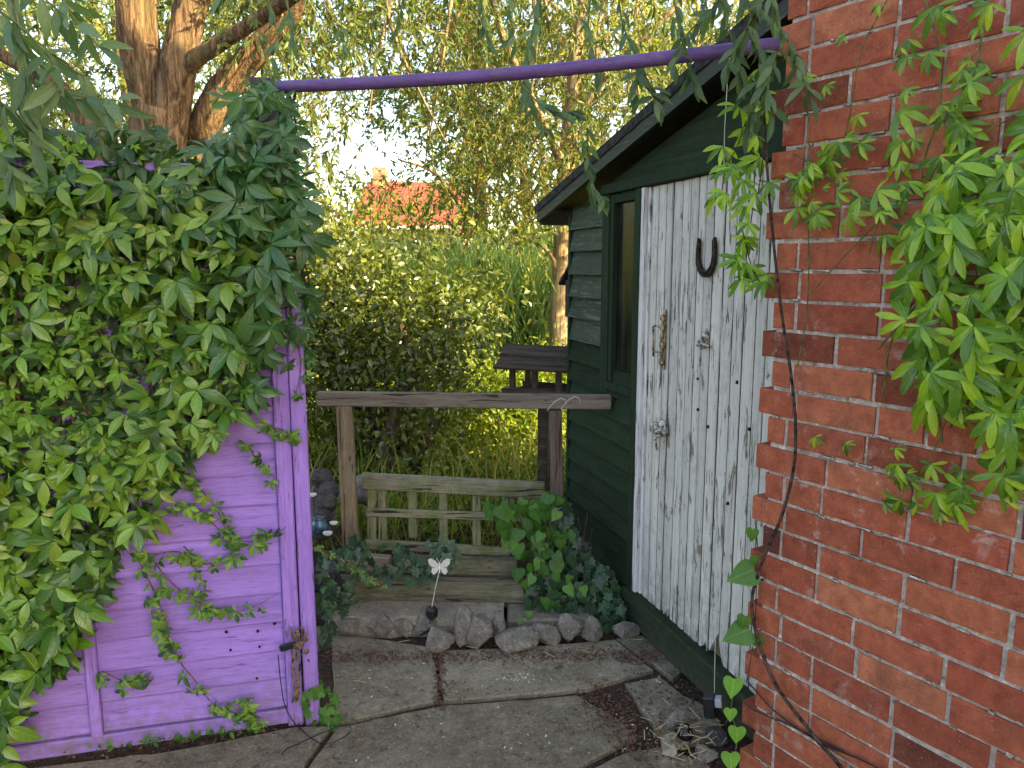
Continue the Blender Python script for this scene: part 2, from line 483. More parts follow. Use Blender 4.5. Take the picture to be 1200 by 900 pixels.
M['render'] = plain('brown_house_wall', (.30, .20, .13), .9, 0, .2, .2, 5, .1)
M['white'] = plain('white_window_paint', (.74, .74, .72), .5)
M['house_glass'] = plain('house_glass', (.05, .07, .09), .1, 0, .6, .1)

# leaves
M['creeper'] = leaf_mat('creeper_leaf', [(.022, .07, .014), (.038, .115, .02), (.06, .16, .024), (.11, .24, .03), (.16, .29, .035), (.12, .25, .03), (.19, .25, .04)], .22, .30, .6, veins=.45)
M['shaded_old_leaf'] = leaf_mat('shaded_old_creeper_leaf', [(.018, .055, .014), (.026, .075, .018), (.04, .09, .02)], .15, .4, .45)  # older under leaves, colour darkened to paint the shade inside the creeper
M['creeper_young'] = leaf_mat('young_creeper_leaf', [(.08, .21, .025), (.14, .30, .035), (.20, .36, .05)], .4, .45, .4, veins=.45)
M['climber'] = leaf_mat('dark_climber_leaf', [(.022, .075, .024), (.038, .115, .034), (.06, .155, .045)], .2, .30, .6, veins=.45)
M['passion'] = leaf_mat('bright_climber_leaf', [(.045, .13, .018), (.11, .26, .024), (.22, .40, .03), (.34, .50, .04)], .36, .24, .6, veins=.45)
M['willow'] = leaf_mat('willow_leaf', [(.06, .11, .045), (.09, .15, .06), (.12, .18, .06), (.18, .21, .07)], .42, .5, .35, (1.7, 1.5, .5))
M['willow_near'] = leaf_mat('shaded_willow_leaf', [(.055, .115, .06), (.09, .165, .09), (.15, .22, .12)], .30, .5, .35, veins=.45)
M['golden'] = leaf_mat('golden_green_leaf', [(.11, .15, .04), (.16, .20, .045), (.23, .25, .06), (.26, .21, .07)], .42, .5, .3, (1.5, 1.5, .5))
M['shrub'] = leaf_mat('glossy_shrub_leaf', [(.04, .065, .018), (.075, .11, .025), (.15, .18, .035)], .32, .30, .6, (1.8, 1.7, .5))
M['under'] = leaf_mat('undergrowth_leaf', [(.07, .13, .025), (.13, .20, .03), (.22, .27, .04)], .42, .5, .3, (1.7, 1.5, .45))
M['grass'] = leaf_mat('grass_blade', [(.12, .19, .04), (.20, .25, .05), (.32, .31, .10), (.36, .28, .14)], .4, .6, .25, (1.5, 1.35, .5))
M['reed'] = leaf_mat('reed_blade', [(.12, .22, .13), (.17, .28, .16), (.24, .33, .16), (.34, .36, .17)], .35, .55, .3)
M['ivy'] = leaf_mat('ivy_leaf', [(.016, .048, .028), (.026, .07, .036), (.045, .10, .04)], .15, .35, .5, veins=.45)
M['heart'] = leaf_mat('heart_leaf', [(.04, .12, .022), (.06, .165, .028), (.09, .21, .035)], .28, .42, .4, veins=.45)
M['bindweed'] = leaf_mat('pale_bindweed_leaf', [(.15, .36, .06), (.20, .42, .08)], .4, .45, .4, veins=.45)
M['litter'] = leaf_mat('dry_leaf_litter', [(.07, .03, .022), (.14, .06, .045), (.20, .10, .07), (.12, .08, .05)], .1, .8, .2, (1, 1, 1))
M['petal'] = leaf_mat('fallen_petal', [(.70, .70, .64), (.62, .60, .50)], .2, .7, .2, (1, 1, 1))
M['straw'] = plain('dry_straw', (.42, .32, .18), .8)

# ------------------------------------------------------------------ leaf templates
def leaflet(L=1.0, W=.35, prof=((.0, .0), (.14, .62), (.38, 1.0), (.68, .72), (1.0, 0)), fold=.25, droop=.25, side=0.0, twist=0.0, serr=0.0):
    v = []; f = []; rows = []; uv = []
    for i, (t, w) in enumerate(prof):
        z = -droop * t * t * L
        x = side * t * t * L
        hw = w * W * L / 2 * (1 + serr * (random.random() - .5))
        if w == 0:
            rows.append([len(v)]); v.append((x, t * L, z)); uv.append((0, t))
        else:
            rows.append([len(v), len(v) + 1, len(v) + 2])
            tw = twist * t * hw
            v += [(x - hw, t * L, z + hw * fold + tw), (x, t * L, z), (x + hw, t * L, z + hw * fold - tw)]; uv += [(-w, t), (0, t), (w, t)]
    for a, b in zip(rows[:-1], rows[1:]):
        if len(a) == 1 and len(b) == 3: f += [(a[0], b[1], b[0]), (a[0], b[2], b[1])]
        elif len(a) == 3 and len(b) == 3: f += [(a[0], a[1], b[1], b[0]), (a[1], a[2], b[2], b[1])]
        elif len(a) == 3: f += [(a[0], a[1], b[0]), (a[1], a[2], b[0])]
    return np.array(v), f, np.array(uv, float)
def compound(angs, lens, W, fold=.3, droop=.35, prof=None, stalk=.0, serr=.0):
    V = []; F = []; n = 0; U = []
    for a, l in zip(angs, lens):
        kw = {} if prof is None else {'prof': prof}
        v, f, uu = leaflet(l * random.uniform(.88, 1.1), W * random.uniform(.9, 1.12), fold=fold * random.uniform(.5, 1.5), droop=droop * random.uniform(.3, 1.8), side=random.uniform(-.1, .1), twist=random.uniform(-.5, .5), serr=serr, **kw)
        v = v + np.array([0, stalk, 0])
        t = R(a + random.uniform(-7, 7)); ca, sa = math.cos(t), math.sin(t)
        tip = random.uniform(-.15, .15)
        v2 = np.stack([v[:, 0] * ca + v[:, 1] * sa, -v[:, 0] * sa + v[:, 1] * ca, v[:, 2] + v[:, 1] * tip], 1)
        U.append(uu); V.append(v2); F += [tuple(i + n for i in q) for q in f]; n += len(v)
    return np.concatenate(V), F, np.concatenate(U)
PROF_CREEP = ((0, 0), (.10, .30), (.28, .78), (.48, 1.0), (.66, .86), (.80, .50), (.90, .2), (1, 0))
PROF_LOBE = ((0, .30), (.20, .55), (.45, 1.0), (.62, 1.02), (.80, .8), (.93, .42), (1, 0))
T_CREEP = [compound((-105, -52, 0, 52, 105), (.62, .9, 1.0, .9, .62), .41, .40, .35, PROF_CREEP, .03, .12) for _ in range(6)]
T_CLIMB = [compound((-95, -45, 0, 45, 95), (.75, .95, 1.0, .95, .75), .34, .3, .4, PROF_CREEP, .05, .05) for _ in range(5)]
T_PASS = [compound((-100, -55, -20, 18, 55, 100)[:n], (.72, .9, 1.0, .98, .85, .6)[:n], .27, .35, .4, PROF_LOBE, .02, .1) for n in (5, 6, 5, 6)]
def smooth_outline(pts, droop=.2, fold=.15):
    """flat lobed leaf from the right half of an outline, x>0; y along the midrib"""
    P = pts; n = len(P)
    v = []; f = []
    for (x, y) in P: v.append((0 if x == 0 else 0, y * 1.0, -droop * y * y))
    for (x, y) in P: v.append((x, y, -droop * y * y + fold * x - .35 * x * x))
    for (x, y) in P: v.append((-x, y, -droop * y * y + fold * x - .35 * x * x))
    for i in range(n - 1):
        f.append((i, n + i, n + i + 1, i + 1)); f.append((i, i + 1, 2 * n + i + 1, 2 * n + i))
    return np.array(v), f
HEART = [(.02, .0), (.20, -.10), (.36, -.06), (.46, .08), (.46, .26), (.38, .45), (.26, .64), (.13, .82), (.004, 1.0)]
HEART_Y = [.0, .0, .05, .14, .3, .47, .64, .82, 1.0]
def heart_t(droop=.3, fold=.15):
    v = []; f = []; n = len(HEART)
    for y in HEART_Y: v.append((0, y, -droop * y * y))
    for (x, y) in HEART: v.append((x, y, -droop * y * y + fold * x - .4 * x * x))
    for (x, y) in HEART: v.append((-x, y, -droop * y * y + fold * x - .4 * x * x))
    for i in range(n - 1):
        f.append((i, n + i, n + i + 1, i + 1)); f.append((i, i + 1, 2 * n + i + 1, 2 * n + i))
    return np.array(v), f, np.array([(q[0] * 2, q[1]) for q in v])
T_HEART = [heart_t(random.uniform(.1, .5), random.uniform(.0, .35)) for _ in range(4)]
IVY = [(.02, .0), (.25, -.12), (.46, .02), (.30, .22), (.50, .42), (.26, .52), (.14, .72), (.004, 1.0)]
def ivy_t():
    v = []; f = []; n = len(IVY); ys = [.0, .02, .1, .24, .4, .54, .74, 1.0]; d = random.uniform(.1, .4); fo = random.uniform(0, .3)
    for y in ys: v.append((0, y, -d * y * y))
    for (x, y) in IVY: v.append((x, y, -d * y * y + fo * x - .3 * x * x))
    for (x, y) in IVY: v.append((-x, y, -d * y * y + fo * x - .3 * x * x))
    for i in range(n - 1):
        f.append((i, n + i, n + i + 1, i + 1)); f.append((i, i + 1, 2 * n + i + 1, 2 * n + i))
    return np.array(v), f, np.array([(q[0] * 2, q[1]) for q in v])
T_IVY = [ivy_t() for _ in range(4)]
T_WILL = [leaflet(1, .20, ((0, 0), (.25, .8), (.55, 1), (1, 0)), .4, random.uniform(.0, .5), random.uniform(-.15, .15)) for _ in range(3)]
T_WILLN = [leaflet(1, .28, ((0, .06), (.12, .45), (.32, .9), (.55, 1), (.8, .6), (1, 0)), .5, random.uniform(.1, .6), random.uniform(-.15, .15)) for _ in range(4)]
T_FAR = [(np.array([(0, 0, 0), (.16, .5, .04), (0, 1, -.1), (-.16, .5, .04)]), [(0, 1, 2, 3)])]
T_OVAL = [leaflet(1, .50, ((0, 0), (.3, .9), (.65, .85), (1, 0)), .3, random.uniform(0, .3), 0) for _ in range(3)]

def frames(d, nrm):
    d = d / (np.linalg.norm(d, axis=1, keepdims=True) + 1e-9)
    x = np.cross(d, nrm); x /= (np.linalg.norm(x, axis=1, keepdims=True) + 1e-9)
    z = np.cross(x, d)
    return np.stack([x, d, z], axis=2)
def scatter(mb, temps, pos, d, nrm, scl):
    pos = np.asarray(pos, float); d = np.asarray(d, float); nrm = np.asarray(nrm, float); scl = np.asarray(scl, float)
    if len(pos) == 0: return
    rot = frames(d, nrm); k = rng.integers(0, len(temps), len(pos))
    for i, tp_ in enumerate(temps):
        m = k == i
        if m.any(): mb.inst(tp_[0], tp_[1], pos[m], rot[m], scl[m], tp_[2] if len(tp_) > 2 else None)
def rnd(n, s=1.0): return rng.normal(0, s, (n, 3))
def inpoly(x, y, P):
    c = False; j = len(P) - 1
    for i in range(len(P)):
        if (P[i][1] > y) != (P[j][1] > y) and x < (P[j][0] - P[i][0]) * (y - P[i][1]) / (P[j][1] - P[i][1] + 1e-12) + P[i][0]: c = not c
        j = i
    return c
def curve(pts, n=8):
    """Catmull-Rom through the points"""
    P = [np.asarray(p, float) for p in pts]; P = [2 * P[0] - P[1]] + P + [2 * P[-1] - P[-2]]; out = []
    for i in range(1, len(P) - 2):
        for k in range(n):
            t = k / n; a, b, c, d = P[i - 1], P[i], P[i + 1], P[i + 2]
            out.append(.5 * ((2 * b) + (-a + c) * t + (2 * a - 5 * b + 4 * c - d) * t * t + (-a + 3 * b - 3 * c + d) * t ** 3))
    out.append(P[-2]); return out

# ================================================================== SETTING: ground and paving
g = MB()
nx = 60
xs = np.concatenate([[-300, -120, -50, -25], np.linspace(-12, 12, 49), [25, 50, 120, 300]])
ys = np.concatenate([[-60, -20, -6], np.linspace(-3, 3.2, 7), np.linspace(3.45, 16, 40), [25, 40, 80, 200, 400]])
vv = []
for yy in ys:
    for xx in xs:
        z = 0.0
        if yy > 3.4 and abs(xx) < 12: z = .06 + .05 * math.sin(xx * 2.1 + yy) * math.sin(yy * 1.7)
        vv.append((xx, yy, z - .002))
ff = [(j * len(xs) + i, j * len(xs) + i + 1, (j + 1) * len(xs) + i + 1, (j + 1) * len(xs) + i) for j in range(len(ys) - 1) for i in range(len(xs) - 1)]
g.add(vv, ff)
tag(g.build('ground', M['soil'], smooth=True), kind='structure')

slabs = [
    [(388, 747), (440, 752), (506, 762), (513, 800), (514, 824), (455, 838), (392, 852)],
    [(514, 767), (600, 764), (722, 754), (766, 789), (735, 797), (690, 811), (600, 820), (519, 825)],
    [(394, 858), (455, 844), (520, 831), (600, 826), (676, 820), (722, 846), (746, 868), (716, 884), (655, 915), (560, 1010), (300, 1060), (330, 950)],
    [(732, 805), (772, 797), (800, 818), (836, 838), (848, 862), (800, 880), (772, 866)],
    [(722, 752), (752, 748), (800, 790), (790, 800), (772, 788)],
    [(668, 918), (735, 886), (775, 880), (830, 900), (900, 1000), (600, 1030)],
    [(40, 905), (200, 886), (345, 858), (388, 856), (326, 950), (290, 1055), (-250, 1100)],
]
sb = MB()
for P in slabs:
    cen = np.mean([gnd(x, y) for x, y in P], axis=0)
    ring = []
    for i in range(len(P)):
        a = gnd(*P[i]); b = gnd(*P[(i + 1) % len(P)])
        nseg = max(2, int(np.linalg.norm(b - a) / .05))
        for k in range(nseg):
            q = a + (b - a) * k / nseg
            q = q + np.array([random.uniform(-.004, .004), random.uniform(-.004, .004), 0])
            ring.append(q)
    tilt = np.array([random.uniform(-.012, .012), random.uniform(-.012, .012)])
    h = .015 + random.uniform(-.002, .004)
    n = len(ring); v = []
    for lvl, (ins, zz) in enumerate(((0, -.02), (.001, h - .004), (.005, h), (.5, h))):
        for q in ring:
            dv = cen - q; L = np.linalg.norm(dv)
            p = q + dv * (ins / L if lvl < 3 else ins)
            v.append((p[0], p[1], zz + (p - cen)[:2] @ tilt * .5))
    v.append((cen[0], cen[1], h))
    f = [(l * n + i, l * n + (i + 1) % n, (l + 1) * n + (i + 1) % n, (l + 1) * n + i) for l in range(3) for i in range(n)]
    f += [(3 * n + i, 3 * n + (i + 1) % n, 4 * n) for i in range(n)]
    sb.add(v, f)
tag(sb.build('patio_paving', M['slab']), kind='structure')
sb = MB()
for (x0, x1, y0, y1) in ((-2.2, -.9, .2, 1.4), (-.88, .3, .1, 1.35), (.32, 1.0, .3, 1.3), (-2.2, -.9, -1.2, .17), (-.88, .3, -1.3, .07), (.32, 1.6, -1.2, .27)):
    sb.box(((x0 + x1) / 2, (y0 + y1) / 2, .01), (1, 0, 0), (0, 1, 0), (0, 0, 1), (x1 - x0) / 2, (y1 - y0) / 2, .014, .006)
tag(sb.build('yard_paving', M['slab']), kind='structure')

# ================================================================== BRICK HOUSE
house = thing('brick_house', BR.p(0, 0), 'red brick wall with white flecked mortar and a toothed end beside the shed door', 'house')
CH = .0802; Z0 = EYE - CH * 19 - .012
LEN, TOP = 4.6, 5.6
bm = MB(); rows = int(TOP / CH)
for k in range(rows):
    z0 = Z0 + k * CH; proj = ((19 - k) % 2 == 1)
    a = 0.0 if proj else .036
    a += random.uniform(-.006, .006)
    first = True
    jit_z = random.uniform(-.002, .002)
    odd = k % 4
    while a < LEN:
        if first:
            L = (.228, .062, .116, .062)[odd] if not proj else (.222, .222, .108, .226)[odd]
        else:
            L = .226 if random.random() > .17 else .108
        L += random.uniform(-.006, .006)
        near = a < 1.6 and z0 < 3.0
        vj = random.uniform(.008, .013)
        dep = random.uniform(-.0014, .0018)
        if first and not proj: dep = -.0012
        zz = z0 + .0035 + random.uniform(0, .0015); hh = CH - .0078 - random.uniform(0, .003)
        gap_top = 0
        c = BR.p(a + L / 2, zz + hh / 2 + jit_z, -.052 + dep)
        tl = random.uniform(-.008, .008); ax = BR.d + np.array([0, 0, tl]); 
        if near and z0 > -.1:
            # front face with slightly chipped, wavy arrises
            nsg = max(3, int(L / .028)); pts = []
            for s in range(nsg + 1):
                t = s / nsg
                e0 = .0008 + (random.random() ** 5) * .011; e1 = .0008 + (random.random() ** 5) * .011
                pts.append((t, e0, e1, random.uniform(-.0012, .0012)))
            v = []; f = []
            for (t, e0, e1, wv) in pts:
                x = (t - .5) * L
                ex = 0.0015 * (1 if t == 0 else -1 if t == 1 else 0)
                b = c + ax * (x)
                v += [b + BR.n * -.05 + np.array([0, 0, -hh / 2]), b + BR.n * (.052 - .003) + np.array([0, 0, -hh / 2 + random.uniform(0, .0015)]),
                      b + ax * ex + BR.n * (.052 + wv) + np.array([0, 0, -hh / 2 + e0]), b + ax * ex + BR.n * (.052 + wv) + np.array([0, 0, hh / 2 - e1]),
                      b + BR.n * (.052 - .003) + np.array([0, 0, hh / 2 - random.uniform(0, .0015)]), b + BR.n * -.05 + np.array([0, 0, hh / 2])]
            for s in range(nsg):
                for q in range(5): f.append((s * 6 + q, (s + 1) * 6 + q, (s + 1) * 6 + q + 1, s * 6 + q + 1))
            f.append((0, 1, 2, 3, 4, 5)); f.append(tuple(nsg * 6 + q for q in (5, 4, 3, 2, 1, 0)))
            bm.add(v, f)
        else:
            bm.box(c, BR.d, BR.n, (0, 0, 1), L / 2, .052, hh / 2)
        a += L + vj; first = False
bm.build('brickwork', M['brick'], house)
# mortar body behind the bricks and an unseen house block sized to shade the yard
P0 = BR.p(.046, 0, -.0058); 
e2 = np.array([.954, .30, 0]); e2 /= np.linalg.norm(e2)
HD = 2.15
c1 = P0; c2 = BR.p(LEN, 0, -.0058); c4 = BR.p(.10, 0, -.11) ; 
c5 = c4 + e2 * HD; c3 = c2 + e2 * HD
mb = MB()
poly = [c1, c2, c3, c5, c4]
v = [(p[0], p[1], -.05) for p in poly] + [(p[0], p[1], TOP) for p in poly]; n = 5
mb.add(v, [tuple(range(n))[::-1], tuple(range(n, 2 * n))] + [(i, (i + 1) % n, n + (i + 1) % n, n + i) for i in range(n)])
mb.build('mortar', M['mortar'], house)
# squeezed out mortar lumps along the joints
lp = MB(); ico = []
for k in range(rows):
    z = Z0 + k * CH
    if z < .0 or z > 2.6: continue
    for _ in range(16):
        a = random.uniform(.05, 1.3); r = random.uniform(.0015, .0042)
        if random.random() < .35: continue
        c = BR.p(a, z + random.uniform(-.003, .003), -.003)
        L = random.uniform(1, 6)
        lp.box(c, BR.d, BR.n, (0, 0, 1), r * L, r * 1.5, r * .9, r * .4)
tag(lp.build('mortar_crumbs', M['mortar'], house, smooth=True), kind='stuff')
rf = MB()
v = [(p[0], p[1], TOP + .003) for p in (c1, c2, c3, c5)] ; mid1 = (c1 + c5) / 2; mid2 = (c2 + c3) / 2
v += [(mid1[0], mid1[1], TOP + .5), (mid2[0], mid2[1], TOP + .5)]
rf.add(v, [(0, 1, 5, 4), (2, 3, 4, 5), (0, 4, 3), (1, 2, 5)])
rf.build('roof', M['tile'], house)

# ================================================================== SHED
shed = thing('garden_shed', SH.p(0, 0), 'dark green clapboard shed with peeling white plank door and sloping felt roof', 'shed')
SL, SR = -.794, .985
def roof_z(s): return 1.865 + (s + 1.06) * .217          # top edge of the barge board
BH = .1025
def clap(mb, s0, s1, z, h, out0=.003, out1=.026, F=SH):
    zt = z + h + .012
    p = [F.p(s0, z, out1), F.p(s1, z, out1), F.p(s1, zt, out0), F.p(s0, zt, out0), F.p(s0, z, -.004), F.p(s1, z, -.004), F.p(s1, zt, -.006), F.p(s0, zt, -.006)]
    n = 10; v = []; f = []
    for i in range(n + 1):
        t = i / n; w = random.uniform(-.0015, .0015)
        for (a, b) in ((0, 1), (3, 2), (7, 6), (4, 5)):
            v.append(p[a] * (1 - t) + p[b] * t + F.n * w + np.array([0, 0, w * .8]))
    for i in range(n):
        for q in range(4): f.append((i * 4 + q, (i + 1) * 4 + q, (i + 1) * 4 + (q + 1) % 4, i * 4 + (q + 1) % 4))
    f += [(0, 1, 2, 3), tuple(n * 4 + q for q in (3, 2, 1, 0))]
    mb.add(v, f)
zb = .155; lo = MB(); up = MB(); k = 0
z = zb
while z < 1.80:
    if z < 1.0 - .02: clap(lo, SL, -.045, z, BH)
    else: clap(lo if z < 1.16 else up, SL, -.385, z + random.uniform(-.003, .003), BH, .003, .026 + random.uniform(0, .005))
    z += BH * (1.06 if z > 1.0 else 1.0)
lo.build('clapboard_wall', M['green'], shed)
u_ = up.build('upper_clapboards', M['green_old'], shed); u_['label'] = 'weathered grey green boards beside the window'
# body behind the cladding, sides and back
b = MB(); D = 1.75
def poly_prism(mb, F, pts, o0, o1):
    n = len(pts); v = [F.p(a, z, o0) for a, z in pts] + [F.p(a, z, o1) for a, z in pts]
    mb.add(v, [tuple(range(n))[::-1], tuple(range(n, 2 * n))] + [(i, (i + 1) % n, n + (i + 1) % n, n + i) for i in range(n)])
poly_prism(b, SH, [(SL + .01, .06), (-.31, .06), (-.31, roof_z(-.31) - .13), (SL + .01, roof_z(SL) - .13)], -.030, -.008)
poly_prism(b, SH, [(-.31, .06), (-.005, .06), (-.005, 1.02), (-.31, 1.02)], -.030, -.008)
poly_prism(b, SH, [(SL, .06), (SL + .03, .06), (SL + .03, roof_z(SL) - .12), (SL, roof_z(SL) - .12)], -D, -.032)
poly_prism(b, SH, [(SR - .03, .06), (SR, .06), (SR, roof_z(SR) - .12), (SR - .03, roof_z(SR) - .12)], -D, -.032)
poly_prism(b, SH, [(SL + .031, .06), (SR - .031, .06), (SR - .031, roof_z(SR) - .12), (SL + .031, roof_z(SL) - .12)], -D, -D + .03)
b.build('shed_body', M['green'], shed)
# gable panel above the door
gp = MB()
poly_prism(gp, SH, [(-.40, 1.90), (SR, 1.90), (SR, roof_z(SR) - .10), (SL + .02, roof_z(SL) - .10), (SL + .02, 1.74), (-.40, 1.745)], -.006, .006)
gp.build('gable_panel', M['green'], shed)
tr = MB()
tr.fbox(SH, -.385, SR - .02, 1.862, 1.905, .008, .040, .004)     # head board
tr.build('head_board', M['green_v'], shed)
for (a0, a1, z0, z1, o) in ((-.385, -.315, .98, 1.860, .030), (-.052, -.004, .10, 1.860, .034), (SL - .012, SL + .012, .10, roof_z(SL) - .12, .026)):
    t = MB(); t.fbox(SH, a0, a1, z0, z1, .002 if a0 > -.5 else -.02, o, .003)
    t.build('corner_board', M['green_v'], shed)
# window
wf = MB()
wf.fbox(SH, -.313, -.285, 1.035, 1.86, -.02, .022, .003); wf.fbox(SH, -.082, -.054, 1.035, 1.86, -.02, .022, .003)
wf.fbox(SH, -.284, -.083, 1.82, 1.86, -.02, .020, .003); wf.fbox(SH, -.3125, -.0545, 1.0, 1.034, -.02, .034, .003)
win = wf.build('window', M['green_v'], shed)
pn = MB(); pn.fbox(SH, -.284, -.083, 1.035, 1.82, -.008, -.003); pn.build('pane', M['glass'], win)
# door
DL, DR, DB, DT = .052, .93, .160, 1.858
dm = MB(); s = DL; i = 0
while s < DR - .01:
    w = random.choice((.052, .058, .062, .066)); e = min(s + w, DR)
    zb_l = DB + random.uniform(0, .012); rot_l = [0] * 8
    nseg = 7; v = []; f = []
    hs_ = SH.hit(838, 740, .014)[0]
    base = [random.uniform(0, .004) for _ in range(nseg + 1)]
    if s < .34 and random.random() < .7:
        k0 = random.uniform(.008, .03); base = [k0 * abs(math.sin(q * 1.1 + i)) for q in range(nseg + 1)]
    if s < hs_ - .01 <= e: base = [.01 + .10 * (q / nseg) ** 1.4 for q in range(nseg + 1)]
    if s < hs_ + w - .01 <= e: base = [.12 * (1 - q / nseg) ** 2.2 for q in range(nseg + 1)]
    if s < hs_ - w - .01 <= e: base = [.05 * (q / nseg) ** 2 for q in range(nseg + 1)]
    o = random.uniform(-.0015, .0015)
    zs = 14
    for zi in range(zs + 1):
        for q in range(nseg + 1):
            t = q / nseg
            a = s + .0025 + (e - s - .005) * t
            edge = .005 if q in (0, nseg) else (0 if q not in (1, nseg - 1) else 0)
            z_ = DB + base[q] + (DT - DB - base[q]) * zi / zs
            cup = -.0015 * (2 * t - 1) ** 2
            v.append(SH.p(a, z_, .014 + o + cup - edge))
    w8 = nseg + 1
    for zi in range(zs):
        for q in range(nseg): f.append((zi * w8 + q, zi * w8 + q + 1, (zi + 1) * w8 + q + 1, (zi + 1) * w8 + q))
    n0 = len(v)
    for q in range(w8): v.append(v[q] - SH.n * .018)
    for q in range(nseg): f.append((q, n0 + q, n0 + q + 1, q + 1))
    dm.add(v, f)
    if i % 2 == 0:     # bead in the joint
        dm.tube([SH.p(e, DB + .01, .013), SH.p(e, DT, .013)], .0032, 6)
    s = e; i += 1
door = dm.build('plank_door', M['white_door'], shed)
bk = MB(); bk.fbox(SH, DL, DR, DB + .02, DT, -.012, .002); bk.build('door_backing', M['log'], door)
fr = MB()
fr.fbox(SH, .0, .030, DB - .005, 1.86, -.02, .034, .004); fr.fbox(SH, .031, .050, DB, 1.86, -.02, .018, .003)
fr.build('door_frame', M['white_frame'], shed)
# bolt, latch, knocker
bl = MB()
a, z = SH.hit(778, 398, .02)
bl.fbox(SH, a - .010, a + .012, z - .115, z + .115, .018, .022, .001)
for zz in (-.085, -.02, .05, .085): bl.fbox(SH, a - .014, a + .016, z + zz - .012, z + zz + .012, .020, .034, .004)
bl.tube([SH.p(a, z - .10, .028), SH.p(a, z + .09, .028)], .006, 8)
bl.tube([SH.p(a, z + .05, .030), SH.p(a - .03, z + .052, .045), SH.p(a - .045, z + .045, .045)], .0045, 6)
bl.tube([SH.p(a - .045, z - .07, .04), SH.p(a - .047, z + .04, .042)], .004, 6)
bl.tube([SH.p(a - .045, z - .05, .04), SH.p(a, z - .05, .03)], .004, 6)
bl.build('rusty_bolt', M['rust'], door, smooth=True)
def blob(mb, c, r, n=10, jit=.2, sq=(1, 1, 1)):
    v = []; f = []; m = n // 2 + 1
    for i in range(m + 1):
        th = math.pi * i / m
        for k in range(n):
            ph = 2 * math.pi * k / n; rr = r * (1 + jit * (random.random() - .5))
            v.append((c[0] + rr * math.sin(th) * math.cos(ph) * sq[0], c[1] + rr * math.sin(th) * math.sin(ph) * sq[1], c[2] + rr * math.cos(th) * sq[2]))
    for i in range(m):
        for k in range(n): f.append((i * n + k, i * n + (k + 1) % n, (i + 1) * n + (k + 1) % n, (i + 1) * n + k))
    mb.add(v, f)
lt = MB(); a, z = SH.hit(776, 503, .02)
lt.fbox(SH, a - .035, a + .045, z - .018, z + .018, .016, .024, .003)
blob(lt, SH.p(a - .03, z, .034), .024); blob(lt, SH.p(a + .035, z + .012, .038), .026, sq=(.8, .8, 1.3)); blob(lt, SH.p(a, z - .015, .034), .018)
lt.tube(curve([SH.p(a - .02, z - .01, .03), SH.p(a - .03, z - .05, .032), SH.p(a - .02, z - .09, .028)]), .005, 6)
lt.build('door_latch', M['paint_lump'], door, smooth=True)
kn = MB(); a, z = SH.hit(826, 402, .02)
blob(kn, SH.p(a, z, .03), .020, 10, .5); blob(kn, SH.p(a + .008, z + .03, .024), .012, 8, .5, (1, 1, 1.6)); blob(kn, SH.p(a - .028, z, .024), .010)
kn.tube([SH.p(a - .03, z - .002, .03), SH.p(a + .04, z - .008, .03)], .005, 6)
kn.build('door_knocker', M['paint_lump'], door, smooth=True)
for (x, y) in ((818, 444), (818, 480), (864, 448), (830, 500), (853, 590), (878, 503)):
    nl = MB(); a, z = SH.hit(x, y, .016); blob(nl, SH.p(a, z, .016), .006, 8, .4); nl.build('nail_head', M['iron'], door, smooth=True)
# threshold and base boards
th = MB()
th.fbox(SH, -.055, SR, .118, .168, -.02, .060, .006)
th.fbox(SH, -.058, SR, .022, .116, -.02, .042, .006)
th.build('threshold', M['green'], shed)
bb = MB(); bb.fbox(SH, SL, -.060, .03, .150, -.02, .020, .004); bb.build('base_board', M['green'], shed)
for s in (-.6, -.1, .4, .85):
    ft = MB(); ft.fbox(SH, s - .1, s + .1, -.02, .06, -.14, -.035, .004); ft.build('footing_brick', M['brick'], shed)
# roof deck, felt and barge board
rd = MB()
n3 = 12
for j in range(1):
    s0, s1 = -1.07, SR; 
    v = []
    for (sgn, off) in ((0, -.004), (1, -.026)):
        for o in (.085, -D - .12):
            for s in (s0, s1): v.append(SH.p(s, roof_z(s) + off, o))
    rd.add(v, [(0, 1, 3, 2), (4, 6, 7, 5), (0, 4, 5, 1), (2, 3, 7, 6), (0, 2, 6, 4), (1, 5, 7, 3)])
roof = rd.build('roof', M['green_roof'], shed)
fl = MB(); v = []; f = []
ns = 40
for i in range(ns + 1):
    s = -1.085 + (SR + 1.085) * i / ns
    w = random.uniform(-.003, .004)
    for (o, dz) in ((.108, -.035 + w), (.110, .004), (.0, .007 + w), (-D * .5, .006 + w), (-D - .13, .006)): v.append(SH.p(s, roof_z(s) + dz, o))
for i in range(ns):
    for q in range(4): f.append((i * 5 + q, (i + 1) * 5 + q, (i + 1) * 5 + q + 1, i * 5 + q + 1))
fl.add(v, f); fl.build('felt', M['felt'], roof)
bd = MB()
v = []
for o in (.088, .102):
    for (s, dz) in ((-1.06, -.006), (SR, -.006), (SR, -.085), (-1.06, -.085)): v.append(SH.p(s, roof_z(s) + dz, o))
bd.add(v, [(3, 2, 1, 0), (4, 5, 6, 7), (0, 1, 5, 4), (1, 2, 6, 5), (2, 3, 7, 6), (3, 0, 4, 7)])
bd.build('barge_board', M['green_roof'], shed)
ev = MB(); v = []
for s in (-1.062, -1.048):
    for (o, dz) in ((.086, -.008), (-D - .1, -.008), (-D - .1, -.10), (.086, -.10)): v.append(SH.p(s, roof_z(s) + dz, o))
ev.add(v, [(0, 1, 2, 3), (7, 6, 5, 4), (0, 4, 5, 1), (1, 5, 6, 2), (2, 6, 7, 3), (3, 7, 4, 0)])
ev.build('eaves_board', M['green_roof'], shed)

